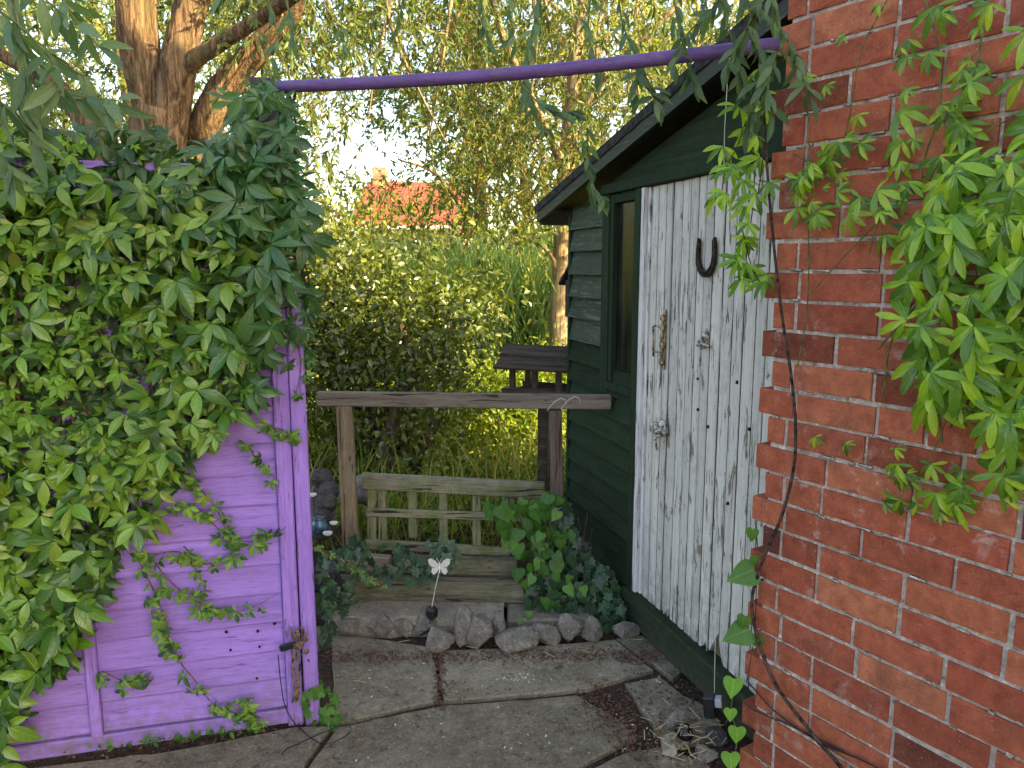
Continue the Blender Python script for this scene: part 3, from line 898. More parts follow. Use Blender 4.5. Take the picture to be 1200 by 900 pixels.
# horseshoe
hs = MB(); a, z = SH.hit(828, 300, .026)
pts = []
for i in range(17):
    t = R(-205 + 230 * i / 16); pts.append(SH.p(a + math.cos(t) * .052, z + math.sin(t) * .062 + (.03 if i in (0, 16) else 0) + (.008 if i in (1, 15) else 0), .028))
v = []; f = []
for i, p in enumerate(pts):
    c = SH.p(a, z + .01, .028); d = p - c; d /= np.linalg.norm(d)
    w = .011 * (1 if 2 < i < 14 else .8)
    for (e, o) in ((-w, -.006), (w, -.006), (w, .005), (w * .3, .007), (0, .002), (-w * .5, .007), (-w, .005)): v.append(p + d * e + SH.n * o)
for i in range(16):
    for q in range(7): f.append((i * 7 + q, (i + 1) * 7 + q, (i + 1) * 7 + (q + 1) % 7, i * 7 + (q + 1) % 7))
f += [tuple(range(7)), tuple(16 * 7 + q for q in range(7))[::-1]]
hs.add(v, f)
tag(hs.build('horseshoe', M['iron'], origin=SH.p(a, z, .02)), 'dark rusty horseshoe nailed to the white plank door', 'horseshoe')

# nest box on the far end wall of the shed
nb = thing('nest_box', SH.p(SL - .06, 1.3, -.05), 'small dark nest box with tilted lid fixed to the shed corner', 'nest box')
m = MB(); m.box(SH.p(SL - .045, 1.385, -.06), SH.d, SH.n, (0, 0, 1), .043, .07, .095, .004); m.build('box_body', M['table_wood'], nb)
m = MB(); ax = SH.d * .82 + np.array([0, 0, .57]); ax /= np.linalg.norm(ax); az = np.cross(ax, SH.n); az /= np.linalg.norm(az)
m.box(SH.p(SL - .070, 1.505, -.06), ax, SH.n, az, .082, .088, .009, .003); m.build('lid', M['felt'], nb)

# ================================================================== PURPLE FENCE
fence = thing('purple_fence', FE.p(0, 0), 'purple painted horizontal board fence half hidden by green creeper', 'fence')
m = MB(); z = .075; bh = .1015
while z < 1.80:
    seg = 24; L = 2.6; w0 = random.uniform(-.003, .003); v = []; f = []
    for i in range(seg + 1):
        u = .012 + (L - .012) * i / seg; w = random.uniform(-.0012, .0012) + w0 * math.sin(u * 3 + z * 9)
        wz = random.uniform(-.0015, .0015)
        v += [FE.p(u, z + wz, .018 + w), FE.p(u, z + .005, .020 + w), FE.p(u, z + bh + .008, .007 + w), FE.p(u, z + bh + .008, -.004), FE.p(u, z + wz, -.004)]
    for i in range(seg):
        for q in range(5): f.append((i * 5 + q, (i + 1) * 5 + q, (i + 1) * 5 + (q + 1) % 5, i * 5 + (q + 1) % 5))
    f += [tuple(range(5)), tuple(seg * 5 + q for q in range(5))[::-1]]
    m.add(v, f); z += bh
m.build('boards', M['purple'], fence)
for (u0, u1, o) in ((.575, .610, .036), (1.30, 1.34, .036), (2.05, 2.09, .036)):
    m = MB(); m.fbox(FE, u0, u1, .068, 1.82, .010, o, .003); m.build('batten', M['purple_v'], fence)
m = MB(); m.fbox(FE, .002, 2.6, .018, .070, -.004, .030, .004); m.build('bottom_rail', M['purple'], fence)
m = MB(); m.fbox(FE, .0, 2.6, 1.825, 1.85, -.03, .04, .004); m.build('capping', M['purple'], fence)
m = MB()
m.box(FE.p(-.015, .935, .010), FE.d, FE.n, (0, 0, 1), .0245, .030, .925, .004)
m.build('end_batten', M['purple_v'], fence)
for (x, y) in ((302, 740), (304, 758), (301, 795), (234, 853), (265, 741), (270, 762), (322, 731)):
    m = MB(); a, z = FE.hit(x, y, .018); blob(m, FE.p(a, z, .016), .005, 8, .5); m.build('nail', M['iron'], fence)
# end post leaning beside the fence, carries the pole
PB = FE.p(-.068, 0, 0)
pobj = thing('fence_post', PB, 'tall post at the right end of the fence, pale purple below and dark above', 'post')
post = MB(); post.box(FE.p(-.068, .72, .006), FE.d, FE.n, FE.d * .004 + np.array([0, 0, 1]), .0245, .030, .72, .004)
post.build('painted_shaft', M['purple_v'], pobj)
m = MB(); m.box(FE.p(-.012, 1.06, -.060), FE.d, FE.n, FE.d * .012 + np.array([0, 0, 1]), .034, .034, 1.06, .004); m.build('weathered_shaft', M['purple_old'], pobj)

# pole across the gap
A = at(325, 102, 2.47); B = at(852, 57, 2.13); ext = (B - A) / np.linalg.norm(B - A)
B2 = B + ext * .13
pl = MB(); pts = [A + (B2 - A) * t + np.array([0, 0, -.018 * math.sin(math.pi * t)]) for t in np.linspace(0, 1, 22)]
pl.tube(pts, .0185, 14, .05)
tag(pl.build('crossbar_pole', M['pole'], origin=A, smooth=True), 'long thin purple pole slung high across the gap between post and brick wall', 'pole')

# ================================================================== FAR SIDE OF THE PATIO: rail frame, trellis, logs, stones
fr = thing('rail_frame', at(408, 640, 3.42), 'bare weathered timber rail on two posts between fence and shed', 'rail')
m = MB(); a = at(372, 467, 3.42); b = at(716, 471, 3.40); m.beam(a, b, .035, .066, .004); m.build('top_rail', M['frame_wood'], fr)
m = MB(); m.beam(at(411, 640, 3.41), at(404, 476, 3.41), .045, .070, .004, (1, 0, 0)); m.build('post', M['post_wood'], fr)
m = MB(); m.beam(at(655, 705, 3.41), at(651, 480, 3.41), .04, .056, .004, (1, 0, 0))
p_ = m.build('post', M['post_dark'], fr)
wr = MB()
for (x, y) in ((652, 473), (668, 471), (654, 598)):
    wr = MB(); c = at(x, y, 3.40); k = []
    for i in range(12): t = i / 11 * 6.3; k.append(c + np.array([math.cos(t) * .045, -.028 + math.sin(t) * .012, math.sin(t * 1.5) * .03]))
    wr.tube(k, .0011, 5); wr.build('tie_wire', M['cord'], fr)

tl = thing('trellis', at(530, 645, 3.5), 'low mossy wooden trellis panel standing behind the log step', 'trellis')
Yt = 3.52
def px_beam(name, x0, y0, x1, y1, w, dpt, mat, off=0, par=tl, up=None):
    m = MB(); a = at(x0, y0, Yt + off); b = at(x1, y1, Yt + off)
    vert = abs(y1 - y0) > abs(x1 - x0)
    m.beam(a, b, dpt if not vert else dpt, w, .003, (0, 0, 1) if not vert else (1, 0, 0)); return m.build(name, mat, par)
px_beam('top_bar', 424, 559, 638, 570, .035, .05, M['trellis'], .0)
px_beam('top_bar', 426, 567, 637, 579, .045, .02, M['trellis'], -.036)
px_beam('middle_bar', 429, 600, 639, 607, .038, .018, M['trellis'], -.036)
px_beam('bottom_bar', 428, 637, 598, 647, .042, .03, M['trellis'], -.036)
for (x0, y0, x1, y1) in ((436, 568, 436, 645), (448, 569, 449, 645), (483, 570, 484, 630), (519, 572, 520, 636), (558, 574, 559, 640), (597, 575, 596, 646), (634, 577, 634, 646)):
    px_beam('slat', x0, y0, x1, y1, .040, .016, M['trellis_v'], -.017)

def log(name, x0, y0, x1, y1, Y0, Y1, r, label, flat=.85, mat='log'):
    a = at(x0, y0, Y0); b = at(x1, y1, Y1); d = b - a; L = np.linalg.norm(d); d /= L
    s_ = np.cross(d, (0, 0, 1)); s_ /= np.linalg.norm(s_)
    m = MB(); n = 28; segs = 30; v = []; f = []
    ph = [random.uniform(-.10, .10) for _ in range(n)]
    for i in range(segs + 1):
        c = a + d * L * i / segs
        for k in range(n):
            t = 2 * math.pi * k / n
            ca, sa = math.cos(t), math.sin(t)
            q = (abs(ca) ** 2.25 + abs(sa) ** 2.25) ** (-1 / 2.25)
            rr = r * q * (1 + ph[k] * .5 + .03 * math.sin(k * 1.7 + i * .4) + random.uniform(-.008, .008))
            v.append(c + s_ * ca * rr + np.array([0, 0, 1]) * sa * rr * flat)
    for i in range(segs):
        for k in range(n): f.append((i * n + k, i * n + (k + 1) % n, (i + 1) * n + (k + 1) % n, (i + 1) * n + k))
    f += [tuple(range(n))[::-1], tuple(segs * n + k for k in range(n))]
    m.add(v, f)
    return tag(m.build(name, M[mat], origin=a), label, 'log')
log('sleeper_log', 398, 690, 634, 695, 3.30, 3.27, .072, 'long split grey log lying lowest in front of the trellis')
log('sleeper_log', 470, 664, 606, 668, 3.42, 3.40, .065, 'shorter broken log resting behind the long log')
pk = MB(); pk.beam(at(392, 657, 3.44), at(458, 662, 3.42), .05, .085, .006)
tag(pk.build('timber_offcut', M['plank_pink'], origin=at(392, 657, 3.44)), 'pale pinkish timber offcut at the foot of the left rail post', 'timber')
pk = MB(); pk.beam(at(418, 640, 3.60), at(432, 641, 3.60), .06, .10, .006)
# kerb slab behind stones
kb = MB(); v = []; f = []; ns = 14
for i in range(ns + 1):
    t = i / ns; x = 385 + 205 * t
    a = at(x, 738 + 2 * t + random.uniform(-2, 2), 3.06); 
    fy = 3.05 + random.uniform(-.012, .012)
    X = a[0]
    v += [(X, fy, -.01), (X, fy - .004, .055), (X, fy + .02, .078 + random.uniform(-.004, .004)), (X, 3.25, .085), (X, 3.25, -.01)]
for i in range(ns):
    for q in range(4): f.append((i * 5 + q, (i + 1) * 5 + q, (i + 1) * 5 + q + 1, i * 5 + q + 1))
f += [(0, 1, 2, 3, 4), tuple(ns * 5 + q for q in (4, 3, 2, 1, 0))]
kb.add(v, f); tag(kb.build('kerb_stone', M['kerb'], origin=gnd(480, 740)), 'flat buff kerb stone in front of the long log', 'kerb stone')
kb2 = MB(); kb2.box((.16, 3.15, .03), (1, .02, 0), (0, 1, 0), (0, 0, 1), .18, .09, .045, .01)
tag(kb2.build('kerb_stone', M['kerb'], origin=(.16, 3.15, 0)), 'short buff kerb stone half under the ivy', 'kerb stone')

def rock_mesh(c, rx, ry, rz, seed, rough=.28, n=26):
    rs = np.random.default_rng(seed); m = MB(); v = []; f = []; k = n // 2
    dirs = rs.normal(0, 1, (14, 3)); dirs /= np.linalg.norm(dirs, axis=1, keepdims=True); cut = rs.uniform(.42, .80, 14)
    for i in range(k + 1):
        th = math.pi * i / k
        for j in range(n):
            ph = 2 * math.pi * j / n
            d = np.array([math.sin(th) * math.cos(ph), math.sin(th) * math.sin(ph), math.cos(th)])
            r = 1.0
            for q, ct in zip(dirs, cut):
                dt = d @ q
                if dt > .05: r = min(r, ct / dt)
            r *= 1.08 * (1 + rs.uniform(-.022, .022))
            v.append((c[0] + d[0] * r * rx, c[1] + d[1] * r * ry, c[2] + d[2] * r * rz))
    for i in range(k):
        for j in range(n): f.append((i * n + j, i * n + (j + 1) % n, (i + 1) * n + (j + 1) % n, (i + 1) * n + j))
    m.add(v, f); return m
def rock(x, y, w, h, label, group=None, seed=1, Yoff=0, name='edging_stone', mat='rock', cat='stone'):
    c = gnd(x, y + h * .42); c = c + np.array([0, .03 + Yoff, 0]); k = c[1] / 900 / .94
    rz = h * k * .58; rx = w * k * .56
    m = rock_mesh((c[0], c[1], rz * .82), rx, max(rx, rz) * .75, rz, seed)
    return tag(m.build(name, M[mat], origin=(c[0], c[1], 0), smooth=False), label, cat, group)
G = 'edging stones along the patio'
rock(404, 737, 46, 26, 'pale flat stone at the left end of the stone row, by the purple post', G, 3)
rock(447, 737, 30, 34, 'grey tilted pointed stone second from the left in the row', G, 4)
rock(470, 742, 26, 20, 'low brown stone between the tilted stone and the dark lamp spike', G, 5)
rock(514, 753, 32, 34, 'small rounded triangular stone just right of the butterfly lamp spike', G, 6)
rock(540, 745, 30, 46, 'dark upright stone wedged between triangular stone and tall pale stone', G, 7, .02)
rock(562, 745, 34, 50, 'tall rounded pale stone in the middle of the row', G, 8)
rock(586, 748, 18, 36, 'narrow dark stone between the tall pale stone and the square stone', G, 12, .03)
rock(606, 753, 44, 34, 'squarish grey stone with flat top in the row', G, 9)
rock(498, 741, 26, 30, 'brown stone hidden behind the lamp spike', G, 14, .03)
rock(640, 751, 32, 30, 'dull brown stone sunk between square stone and the ivy', G, 10, .02)
rock(668, 742, 36, 34, 'white streaked stone under the hanging ivy', G, 11)
rock(693, 744, 30, 32, 'pale pointed stone at the right end of the row', G, 15)
rock(737, 742, 32, 22, 'small dark stone beside the shed corner', G, 16)
# big rocks and slates behind the post, left
rb = rock_mesh(at(380, 588, 3.75), .10, .10, .19, 21); tag(rb.build('boulder', M['rock'], origin=at(380, 640, 3.75)), 'dark grey boulder behind the purple post', 'stone')
rb = rock_mesh(at(428, 575, 3.78), .10, .08, .10, 22); tag(rb.build('boulder', M['rock'], origin=at(428, 600, 3.78)), 'pale grey stone block behind the trellis left end', 'stone')
sl = MB()
for i in range(13):
    c = at(382 + random.uniform(-3, 3), 704 - i * 5.2, 3.18); c[2] = .03 + i * .019
    sl.box(c, (math.cos(i * .9) * .3 + .95, .1 * math.sin(i), 0), (0, 1, 0), (0, 0, 1), .055 + random.uniform(-.012, .012), .06, .007, .002)
tag(sl.build('slate_stack', M['slate'], origin=gnd(382, 720)), 'stack of thin dark slates between purple post and log', 'slates')
def shell(x, y, Y, r, label):
    c = at(x, y, Y); m = MB(); v = []; f = []; n = 14
    for i in range(5):
        th = R(18 + i * 20)
        for k in range(n):
            ph = 2 * math.pi * k / n; rr = r * (1 + .04 * (k % 2))
            v.append(c + np.array([math.sin(th) * math.cos(ph) * rr, math.sin(th) * math.sin(ph) * rr * .7 , math.cos(th) * rr * -.7]))
    for i in range(4):
        for k in range(n): f.append((i * n + k, i * n + (k + 1) % n, (i + 1) * n + (k + 1) % n, (i + 1) * n + k))
    f.append(tuple(range(n)))
    m.add(v, f); tag(m.build('seashell', M['shell'], origin=c, smooth=True), label, 'shell', 'shells by the slates')
shell(391, 612, 3.35, .020, 'white scallop shell uppermost above the slate stack')
shell(384, 624, 3.28, .022, 'white shell lowest, next to the blue pot')
shell(366, 579, 3.35, .020, 'white shell peeping past the purple post')
pt = MB(); c = at(374, 616, 3.34)
pts = [(.022, -.03), (.034, -.02), (.038, .0), (.030, .022), (.024, .034), (.028, .040), (.022, .040), (.018, .02)]
v = []; f = []; n = 14
for (r_, z_) in pts:
    for k in range(n): t = 2 * math.pi * k / n; v.append(c + np.array([r_ * math.cos(t), r_ * math.sin(t), z_]))
for i in range(len(pts) - 1):
    for k in range(n): f.append((i * n + k, i * n + (k + 1) % n, (i + 1) * n + (k + 1) % n, (i + 1) * n + k))
f.append(tuple(range(n))[::-1]); pt.add(v, f)
tag(pt.build('small_pot', M['blue'], origin=c, smooth=True), 'small blue glazed pot among shells behind the purple post', 'pot')
pt2 = rock_mesh(at(389, 575, 3.55), .035, .03, .05, 31); tag(pt2.build('glass_lump', M['blue'], origin=at(389, 590, 3.55)), 'blue glass lump on the dark boulder', 'ornament')
sp_ = MB()
for i in range(5):
    c = at(380 + random.uniform(-6, 6), 560 + i * 15, 3.55 - i * .04); blob(sp_, c, .05, 10, .35)
tag(sp_.build('rubble', M['slate'], origin=at(380, 620, 3.5)), 'dark rubble heap holding shells behind the purple post', 'rubble')

# butterfly solar lamp
bs = gnd(505, 748); bl_ = thing('butterfly_lamp', bs, 'white butterfly on a thin wire above a black solar lamp spike', 'garden lamp')
m = MB(); top = at(507, 716, bs[1])
m.tube([bs + np.array([0, 0, -.01]), at(504, 738, bs[1]), at(505, 722, bs[1])], [.010, .007, .009], 8); m.build('spike', M['black'], bl_, smooth=True)
m = MB(); m.tube([at(505.5, 724, bs[1]), at(506, 721, bs[1]), at(506, 714, bs[1]), at(506.3, 711, bs[1])], [.016, .026, .026, .014], 16); m.build('solar_head', M['black'], bl_)
m = MB(); m.tube(curve([at(506, 712, bs[1]), at(510, 690, bs[1]), at(514, 673, bs[1]), at(515, 668, bs[1])]), .0018, 6); m.build('wire', M['cord'], bl_)
def wing(cx, cy, sgn):
    m = MB(); c = at(515, 663, bs[1])
    for (pts_) in ([(0, .0), (.015, .022), (.032, .034), (.046, .032), (.044, .012), (.030, -.004), (.010, -.006)], [(0, -.004), (.014, -.006), (.030, -.008), (.034, -.024), (.024, -.038), (.010, -.028)]):
        n = len(pts_); v = [c + np.array([sgn * px_ * 1.0, -.2 * px_ + (.0015 if q else 0), pz]) for q in (0, 1) for (px_, pz) in pts_]
        m.add(v, [tuple(range(n)), tuple(range(2 * n - 1, n - 1, -1))] + [(i, (i + 1) % n, n + (i + 1) % n, n + i) for i in range(n)])
    return m
wing(0, 0, 1).build('wing', M['wing'], bl_); wing(0, 0, -1).build('wing', M['wing'], bl_)
m = MB(); c = at(515, 665, bs[1]); m.tube([c + np.array([0, 0, -.022]), c, c + np.array([0, 0, .022])], [.002, .0045, .003], 8)
m.tube([c + np.array([0, 0, .02]), c + np.array([-.012, 0, .042])], .0008, 4); m.tube([c + np.array([0, 0, .02]), c + np.array([.012, 0, .042])], .0008, 4)
m.build('butterfly_body', M['shell'], bl_)

# bird table
bt = thing('bird_table', (.14, 4.30, 0), 'dark wooden bird table with pitched plank roof behind the rail', 'bird table')
ya = R(-25); dx = np.array([math.cos(ya), math.sin(ya), 0]); dy = np.array([-math.sin(ya), math.cos(ya), 0])
BC = np.array([.185, 4.33, 1.09])
def roof_plank(side, t0, t1, lift):
    m = MB(); rise = .50
    sl_ = dy * side; sl_ = sl_ * .86 + np.array([0, 0, -.5]); sl_ /= np.linalg.norm(sl_); nn = np.cross(dx, sl_) * -side; nn /= np.linalg.norm(nn)
    if nn[2] < 0: nn = -nn
    c = BC + sl_ * (t0 + t1) / 2 + nn * lift
    m.box(c, dx, sl_, nn, .235, (t1 - t0) / 2, .009, .003); return m
for side in (-1, 1):
    roof_plank(side, .0, .105, .012).build('roof_plank', M['table_wood'], bt)
    roof_plank(side, .10, .205, .0).build('roof_plank', M['table_wood'], bt)
for (a, b_) in ((-.15, -.11), (.13, -.11), (-.15, .11), (.13, .11), (-.01, -.115)):
    m = MB(); c = BC + dx * a + dy * b_; m.box((c[0], c[1], .93), dx, dy, (0, 0, 1), .016, .014, .085, .003); m.build('upright', M['table_wood'], bt)
m = MB(); m.box((BC[0], BC[1], .835), dx, dy, (0, 0, 1), .20, .15, .010, .003)
for sgn in (-1, 1): m.box(np.array([BC[0], BC[1], .855]) + dy * sgn * .145, dx, dy, (0, 0, 1), .20, .008, .018, .002)
m.build('tray', M['table_wood'], bt)
m = MB(); m.box((BC[0], BC[1], .41), dx, dy, (0, 0, 1), .03, .03, .412, .004); m.build('pole', M['table_wood'], bt)

# hanging string and solar box by the shed sill
p0 = SH.hit(853, 62, .12); top = at(853, 80, 2.38)
hb = thing('hanging_solar_box', at(834, 828, 2.36), 'small black solar box hung on a white string beside the green sill', 'solar lamp')
m = MB(); m.tube([at(856, 60, 2.30), at(853, 85, 2.30), at(849, 155, 2.30), at(843, 500, 2.31), at(838, 760, 2.33), at(837, 812, 2.34)], .0012, 5); m.build('string', M['cord'], hb)
m = MB(); c = at(832, 826, 2.34); ax = np.array([.93, -.3, .12]); ax /= np.linalg.norm(ax); az = np.array([-.1, .1, 1.]); az -= ax * (az @ ax); az /= np.linalg.norm(az); ay = np.cross(az, ax)
m.box(c, ax, ay, az, .020, .028, .036, .006); m.build('box_case', M['black'], hb)
m = MB(); m.box(at(842, 822, 2.325), ax, ay, az, .011, .018, .014, .002); m.build('panel', M['screen'], hb)

# rubbish stones at the bottom right
c = gnd(785, 882); m = rock_mesh((c[0], c[1], .03), .036, .075, .030, 41)
tag(m.build('loose_stone', M['kerb'], origin=c), 'pale elongated stone lying on the paving bottom right', 'stone', 'loose stones by the sill')
c = gnd(792, 858); m = rock_mesh((c[0], c[1], .035), .04, .03, .05, 42)
tag(m.build('loose_stone', M['rock'], origin=c), 'grey pointed stone standing behind the elongated stone', 'stone', 'loose stones by the sill')
c = gnd(802, 868); m = MB(); blob(m, (c[0], c[1], .03), .030, 12, .3); tag(m.build('glass_float', M['black'], origin=c, smooth=True), 'shiny black round lump beside the loose stones', 'ornament')
c = gnd(825, 893); m = rock_mesh((c[0], c[1], .02), .05, .04, .03, 43)
tag(m.build('loose_stone', M['rock'], origin=c), 'flat grey stone cut by the bottom edge of the photo', 'stone', 'loose stones by the sill')
c = gnd(838, 868); m = rock_mesh((c[0], c[1], .02), .045, .04, .03, 44)
tag(m.build('loose_stone', M['slate'], origin=c), 'dark lump of rubble under the black box', 'stone', 'loose stones by the sill')

# ================================================================== CLIMBERS ON THE FENCE
def uvpoly(F, pts, out): return [F.hit(x, y, out) for x, y in pts]
vine = thing('creeper', FE.p(.6, 0, .05), 'dense green five leaved creeper covering the purple fence', 'climber')
cp_ = [(318, 200), (322, 300), (318, 380), (300, 440), (292, 470), (262, 505), (238, 520), (215, 548), (200, 575), (192, 600), (165, 612), (142, 640), (128, 670), (106, 715), (92, 755), (72, 795), (40, 815), (12, 840)]
P = uvpoly(FE, cp_, .06) + [(.84, .03), (1.25, .06), (1.6, .5), (2.0, .4), (2.6, .8), (2.6, 1.96), (1.2, 1.95), (.75, 1.90), (.35, 1.90)]
lm = MB(); ly = MB(); st = MB()
pos = []; dd = []; nn = []; ss = []; y_ = []
cnt = 0
while cnt < 3000:
    u = random.uniform(-.1, 2.6); z = random.uniform(.0, 1.95)
    if not inpoly(u, z, P): continue
    if u > 1.1 and random.random() < .35: continue
    if z < 1.6 and random.random() < .6 and math.sin(u * 13 + 2) * math.sin(z * 11 + 1) > .35: continue   # thin places where the boards show
    cnt += 1
    o = (.035 + .12 * random.random() ** 1.3) * (1 if z > .5 else .8)
    if z > 1.78: o = random.uniform(-.14, .10)
    pos.append(FE.p(u, z, o + .02))
    low = 1 if z < .9 else .0
    dd.append(np.array([random.gauss(0, .55), random.gauss(0, .3), -1.0 if random.random() < .8 else .1]) + FE.n * random.uniform(.1, .9))
    nn.append(FE.n * 1.0 + np.array([random.gauss(0, .55), random.gauss(0, .3), random.gauss(.5, .55)]))
    s0 = random.choice((.034, .044, .052, .062, .075, .088)) * random.uniform(.85, 1.2)
    young = (math.sin(u * 5 + z * 3) + math.sin(z * 7 - u * 2) > .35) and random.random() < .55
    if young: s0 *= .55
    if u > .55 and z < .9: s0 *= 1.15
    ss.append(s0); y_.append(young)
pos = np.array(pos); dd = np.array(dd); nn = np.array(nn); ss = np.array(ss); y_ = np.array(y_)
scatter(lm, T_CREEP, pos[~y_], dd[~y_], nn[~y_], ss[~y_])
scatter(ly, T_CREEP, pos[y_] + FE.n * .035, dd[y_], nn[y_], ss[y_])
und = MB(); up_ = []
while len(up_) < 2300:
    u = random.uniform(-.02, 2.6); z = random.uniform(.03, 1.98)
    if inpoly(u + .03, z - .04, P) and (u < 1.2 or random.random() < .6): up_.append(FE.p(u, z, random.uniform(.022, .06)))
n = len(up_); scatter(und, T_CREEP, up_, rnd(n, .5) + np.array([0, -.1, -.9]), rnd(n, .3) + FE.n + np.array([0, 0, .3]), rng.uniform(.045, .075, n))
und.build('shaded_old_leaves', M['shaded_old_leaf'], vine, smooth=True)  # dark layer standing in for shade between the outer leaves
# trailing shoots over the painted boards
strands = [
    [(205, 590), (235, 600), (262, 625), (290, 634), (318, 628), (336, 618)],
    [(165, 640), (200, 680), (225, 700), (250, 712), (285, 714), (325, 698)],
    [(160, 650), (185, 705), (205, 765), (230, 800), (252, 826), (280, 838), (306, 842)],
    [(175, 700), (182, 730), (200, 760)], [(215, 640), (240, 660), (262, 655), (282, 648)],
    [(225, 560), (255, 600), (270, 640)], [(120, 785), (150, 800), (178, 795)], [(290, 520), (305, 545), (322, 560)],
    [(300, 300), (330, 330), (352, 420), (345, 470)], [(310, 500), (335, 505), (348, 520)], [(180, 650), (215, 650), (240, 690), (232, 715)],
    [(262, 828), (290, 818), (300, 842)],
]
tp = []; td = []; tn = []; ts = []
for sd in strands:
    pts = curve([FE.p(*FE.hit(x, y, .045), .045 + random.uniform(-.008, .008)) for x, y in sd], 7)
    st.tube(pts, np.linspace(.0024, .001, len(pts)), 5)
    for i, p in enumerate(pts):
        if i > len(pts) - 3 and sd[-1][0] > 320: continue
        for _ in range(0 if i % 2 else 1):
            tp.append(p + FE.n * random.uniform(.0, .03) + np.array([random.gauss(0, .012), 0, random.gauss(-.003, .014)]))
            td.append(np.array([random.gauss(0, .7), random.gauss(-.2, .3), random.gauss(-.75, .4)]))
            tn.append(FE.n + rnd(1, .35)[0]); ts.append(random.uniform(.024, .046))
scatter(lm, T_CREEP, tp, td, tn, ts)
for i in range(60):
    u = random.uniform(.0, 2.4); z = random.uniform(.4, 1.5)
    if not inpoly(u, z, P): continue
    pts = curve([FE.p(u + .1 * math.sin(k * 1.3 + i), z + k * .16, .03 + .03 * random.random()) for k in range(4)], 4)
    st.tube(pts, .0028, 5)
lm.build('leaves', M['creeper'], vine, smooth=True)
ly.build('young_leaves', M['creeper_young'], vine, smooth=True)
st.build('stems', M['stem_red'], vine)

# bigger leaved climber round the post and the top right of the fence
cl = thing('post_climber', PB, 'long leaved dark green climber wrapped round the tall post', 'climber')
lm = MB(); st = MB()
pos = []; dd = []; nn = []; ss = []
zones = [((268, 300), (110, 190), 26, .07), ((322, 345), (110, 200), 24, .06), ((290, 335), (140, 200), 16, .06), ((262, 352), (190, 260), 60, .085), ((255, 362), (250, 350), 66, .09), ((215, 318), (330, 430), 44, .105), ((250, 312), (420, 480), 14, .09), ((170, 290), (190, 240), 40, .095), ((330, 366), (340, 430), 20, .05), ((300, 340), (98, 125), 16, .05), ((205, 280), (165, 200), 14, .08)]
for (xr, yr, n, s0) in zones:  # photo regions and leaf sizes
    for _ in range(n):
        x = random.uniform(*xr); y = random.uniform(*yr); Y = random.uniform(2.22, 2.62)
        pos.append(at(x, y, Y)); dd.append(np.array([random.gauss(0, .55), random.gauss(-.2, .3), -1.0 if random.random() < .8 else .1]))
        nn.append(np.array([random.gauss(0, .5), -1, random.gauss(.4, .4)])); ss.append(s0 * random.uniform(.7, 1.2))
scatter(lm, T_CLIMB, pos, dd, nn, ss)
for k in range(9):
    x0 = random.uniform(300, 345)
    pts = curve([at(x0 + random.uniform(-12, 12) + (10 if j > 3 else 0), 110 + j * 55, 2.5 + random.uniform(-.08, .05)) for j in range(6)], 5)
    st.tube(pts, random.uniform(.002, .005), 6)
lm.build('leaves', M['climber'], cl, smooth=True); st.build('stems', M['stem_dark'], cl)

# ================================================================== CLIMBER ON THE BRICK WALL
pc = thing('wall_climber', BR.p(.5, 0, .05), 'bright glossy green lobed climber hanging down the brick wall', 'climber')
lm = MB(); st = MB(); pos = []; dd = []; nn = []; ss = []
def wall_leaf(x, y, out, s, up=0.0):
    pos.append(BR.p(*BR.hit(x, y, out), out)); a = random.gauss(0, .75)
    dd.append(BR.d * math.sin(a) * 1.3 + np.array([0, 0, -math.cos(a) * (1 if random.random() > up else -1)]) + BR.n * .3)
    nn.append(BR.n + np.array([0, -.3, .45]) + rnd(1, .28)[0]); ss.append(s * 1.12)
for (xr, yr, n, o, s) in (((1050, 1200), (250, 390), 55, (.03, .17), .058), ((1075, 1200), (380, 490), 38, (.03, .2), .060), ((1000, 1130), (205, 290), 20, (.02, .14), .050),
                          ((1100, 1200), (180, 260), 22, (.03, .16), .056), ((930, 1010), (160, 240), 14, (.02, .08), .040), ((1000, 1140), (120, 200), 12, (.02, .08), .045),
                          ((1060, 1170), (0, 130), 14, (.02, .08), .046), ((1035, 1130), (540, 600), 14, (.02, .05), .040), ((1160, 1200), (480, 590), 12, (.03, .10), .050),
                          ((930, 1000), (200, 260), 8, (.02, .07), .04), ((1200, 1330), (150, 560), 60, (.03, .2), .060), ((1200, 1300), (0, 160), 14, (.03, .1), .05)):
    for _ in range(n): wall_leaf(random.uniform(*xr), random.uniform(*yr), random.uniform(*o), s * random.choice((.55, .8, 1, 1.25)) * random.uniform(.85, 1.15))
for (x, y) in ((955, 512), (990, 520), (945, 88), (990, 42), (1030, 5), (968, 100), (1050, 525), (1060, 560), (1075, 590), (1045, 545), (1100, 600), (1155, 75), (1150, 30)): wall_leaf(x, y, .03, .026)
scatter(lm, T_PASS, pos, dd, nn, ss)
n_wall = len(pos); lm.build('leaves', M['passion'], pc, smooth=True)
def wpts(L, o=.02): return curve([BR.p(*BR.hit(x, y, o), o + random.uniform(-.004, .006)) for x, y in L], 6)
for L, r_ in (([(1085, 0), (1100, 60), (1102, 130), (1080, 200), (1090, 260)], .0022), ([(1150, 40), (1140, 90), (1120, 150), (1090, 210)], .0022),
              ([(1200, 130), (1150, 160), (1090, 200), (1000, 290), (950, 345)], .0016), ([(905, 40), (945, 120), (948, 220), (946, 350), (935, 430)], .0018),
              ([(1040, 0), (1010, 60), (1000, 120), (985, 190)], .0016), ([(1200, 330), (1140, 420), (1080, 560), (1040, 560)], .0016), ([(930, 180), (960, 200), (1000, 230), (1060, 250)], .002)):
    st.tube(wpts(L), r_, 5)
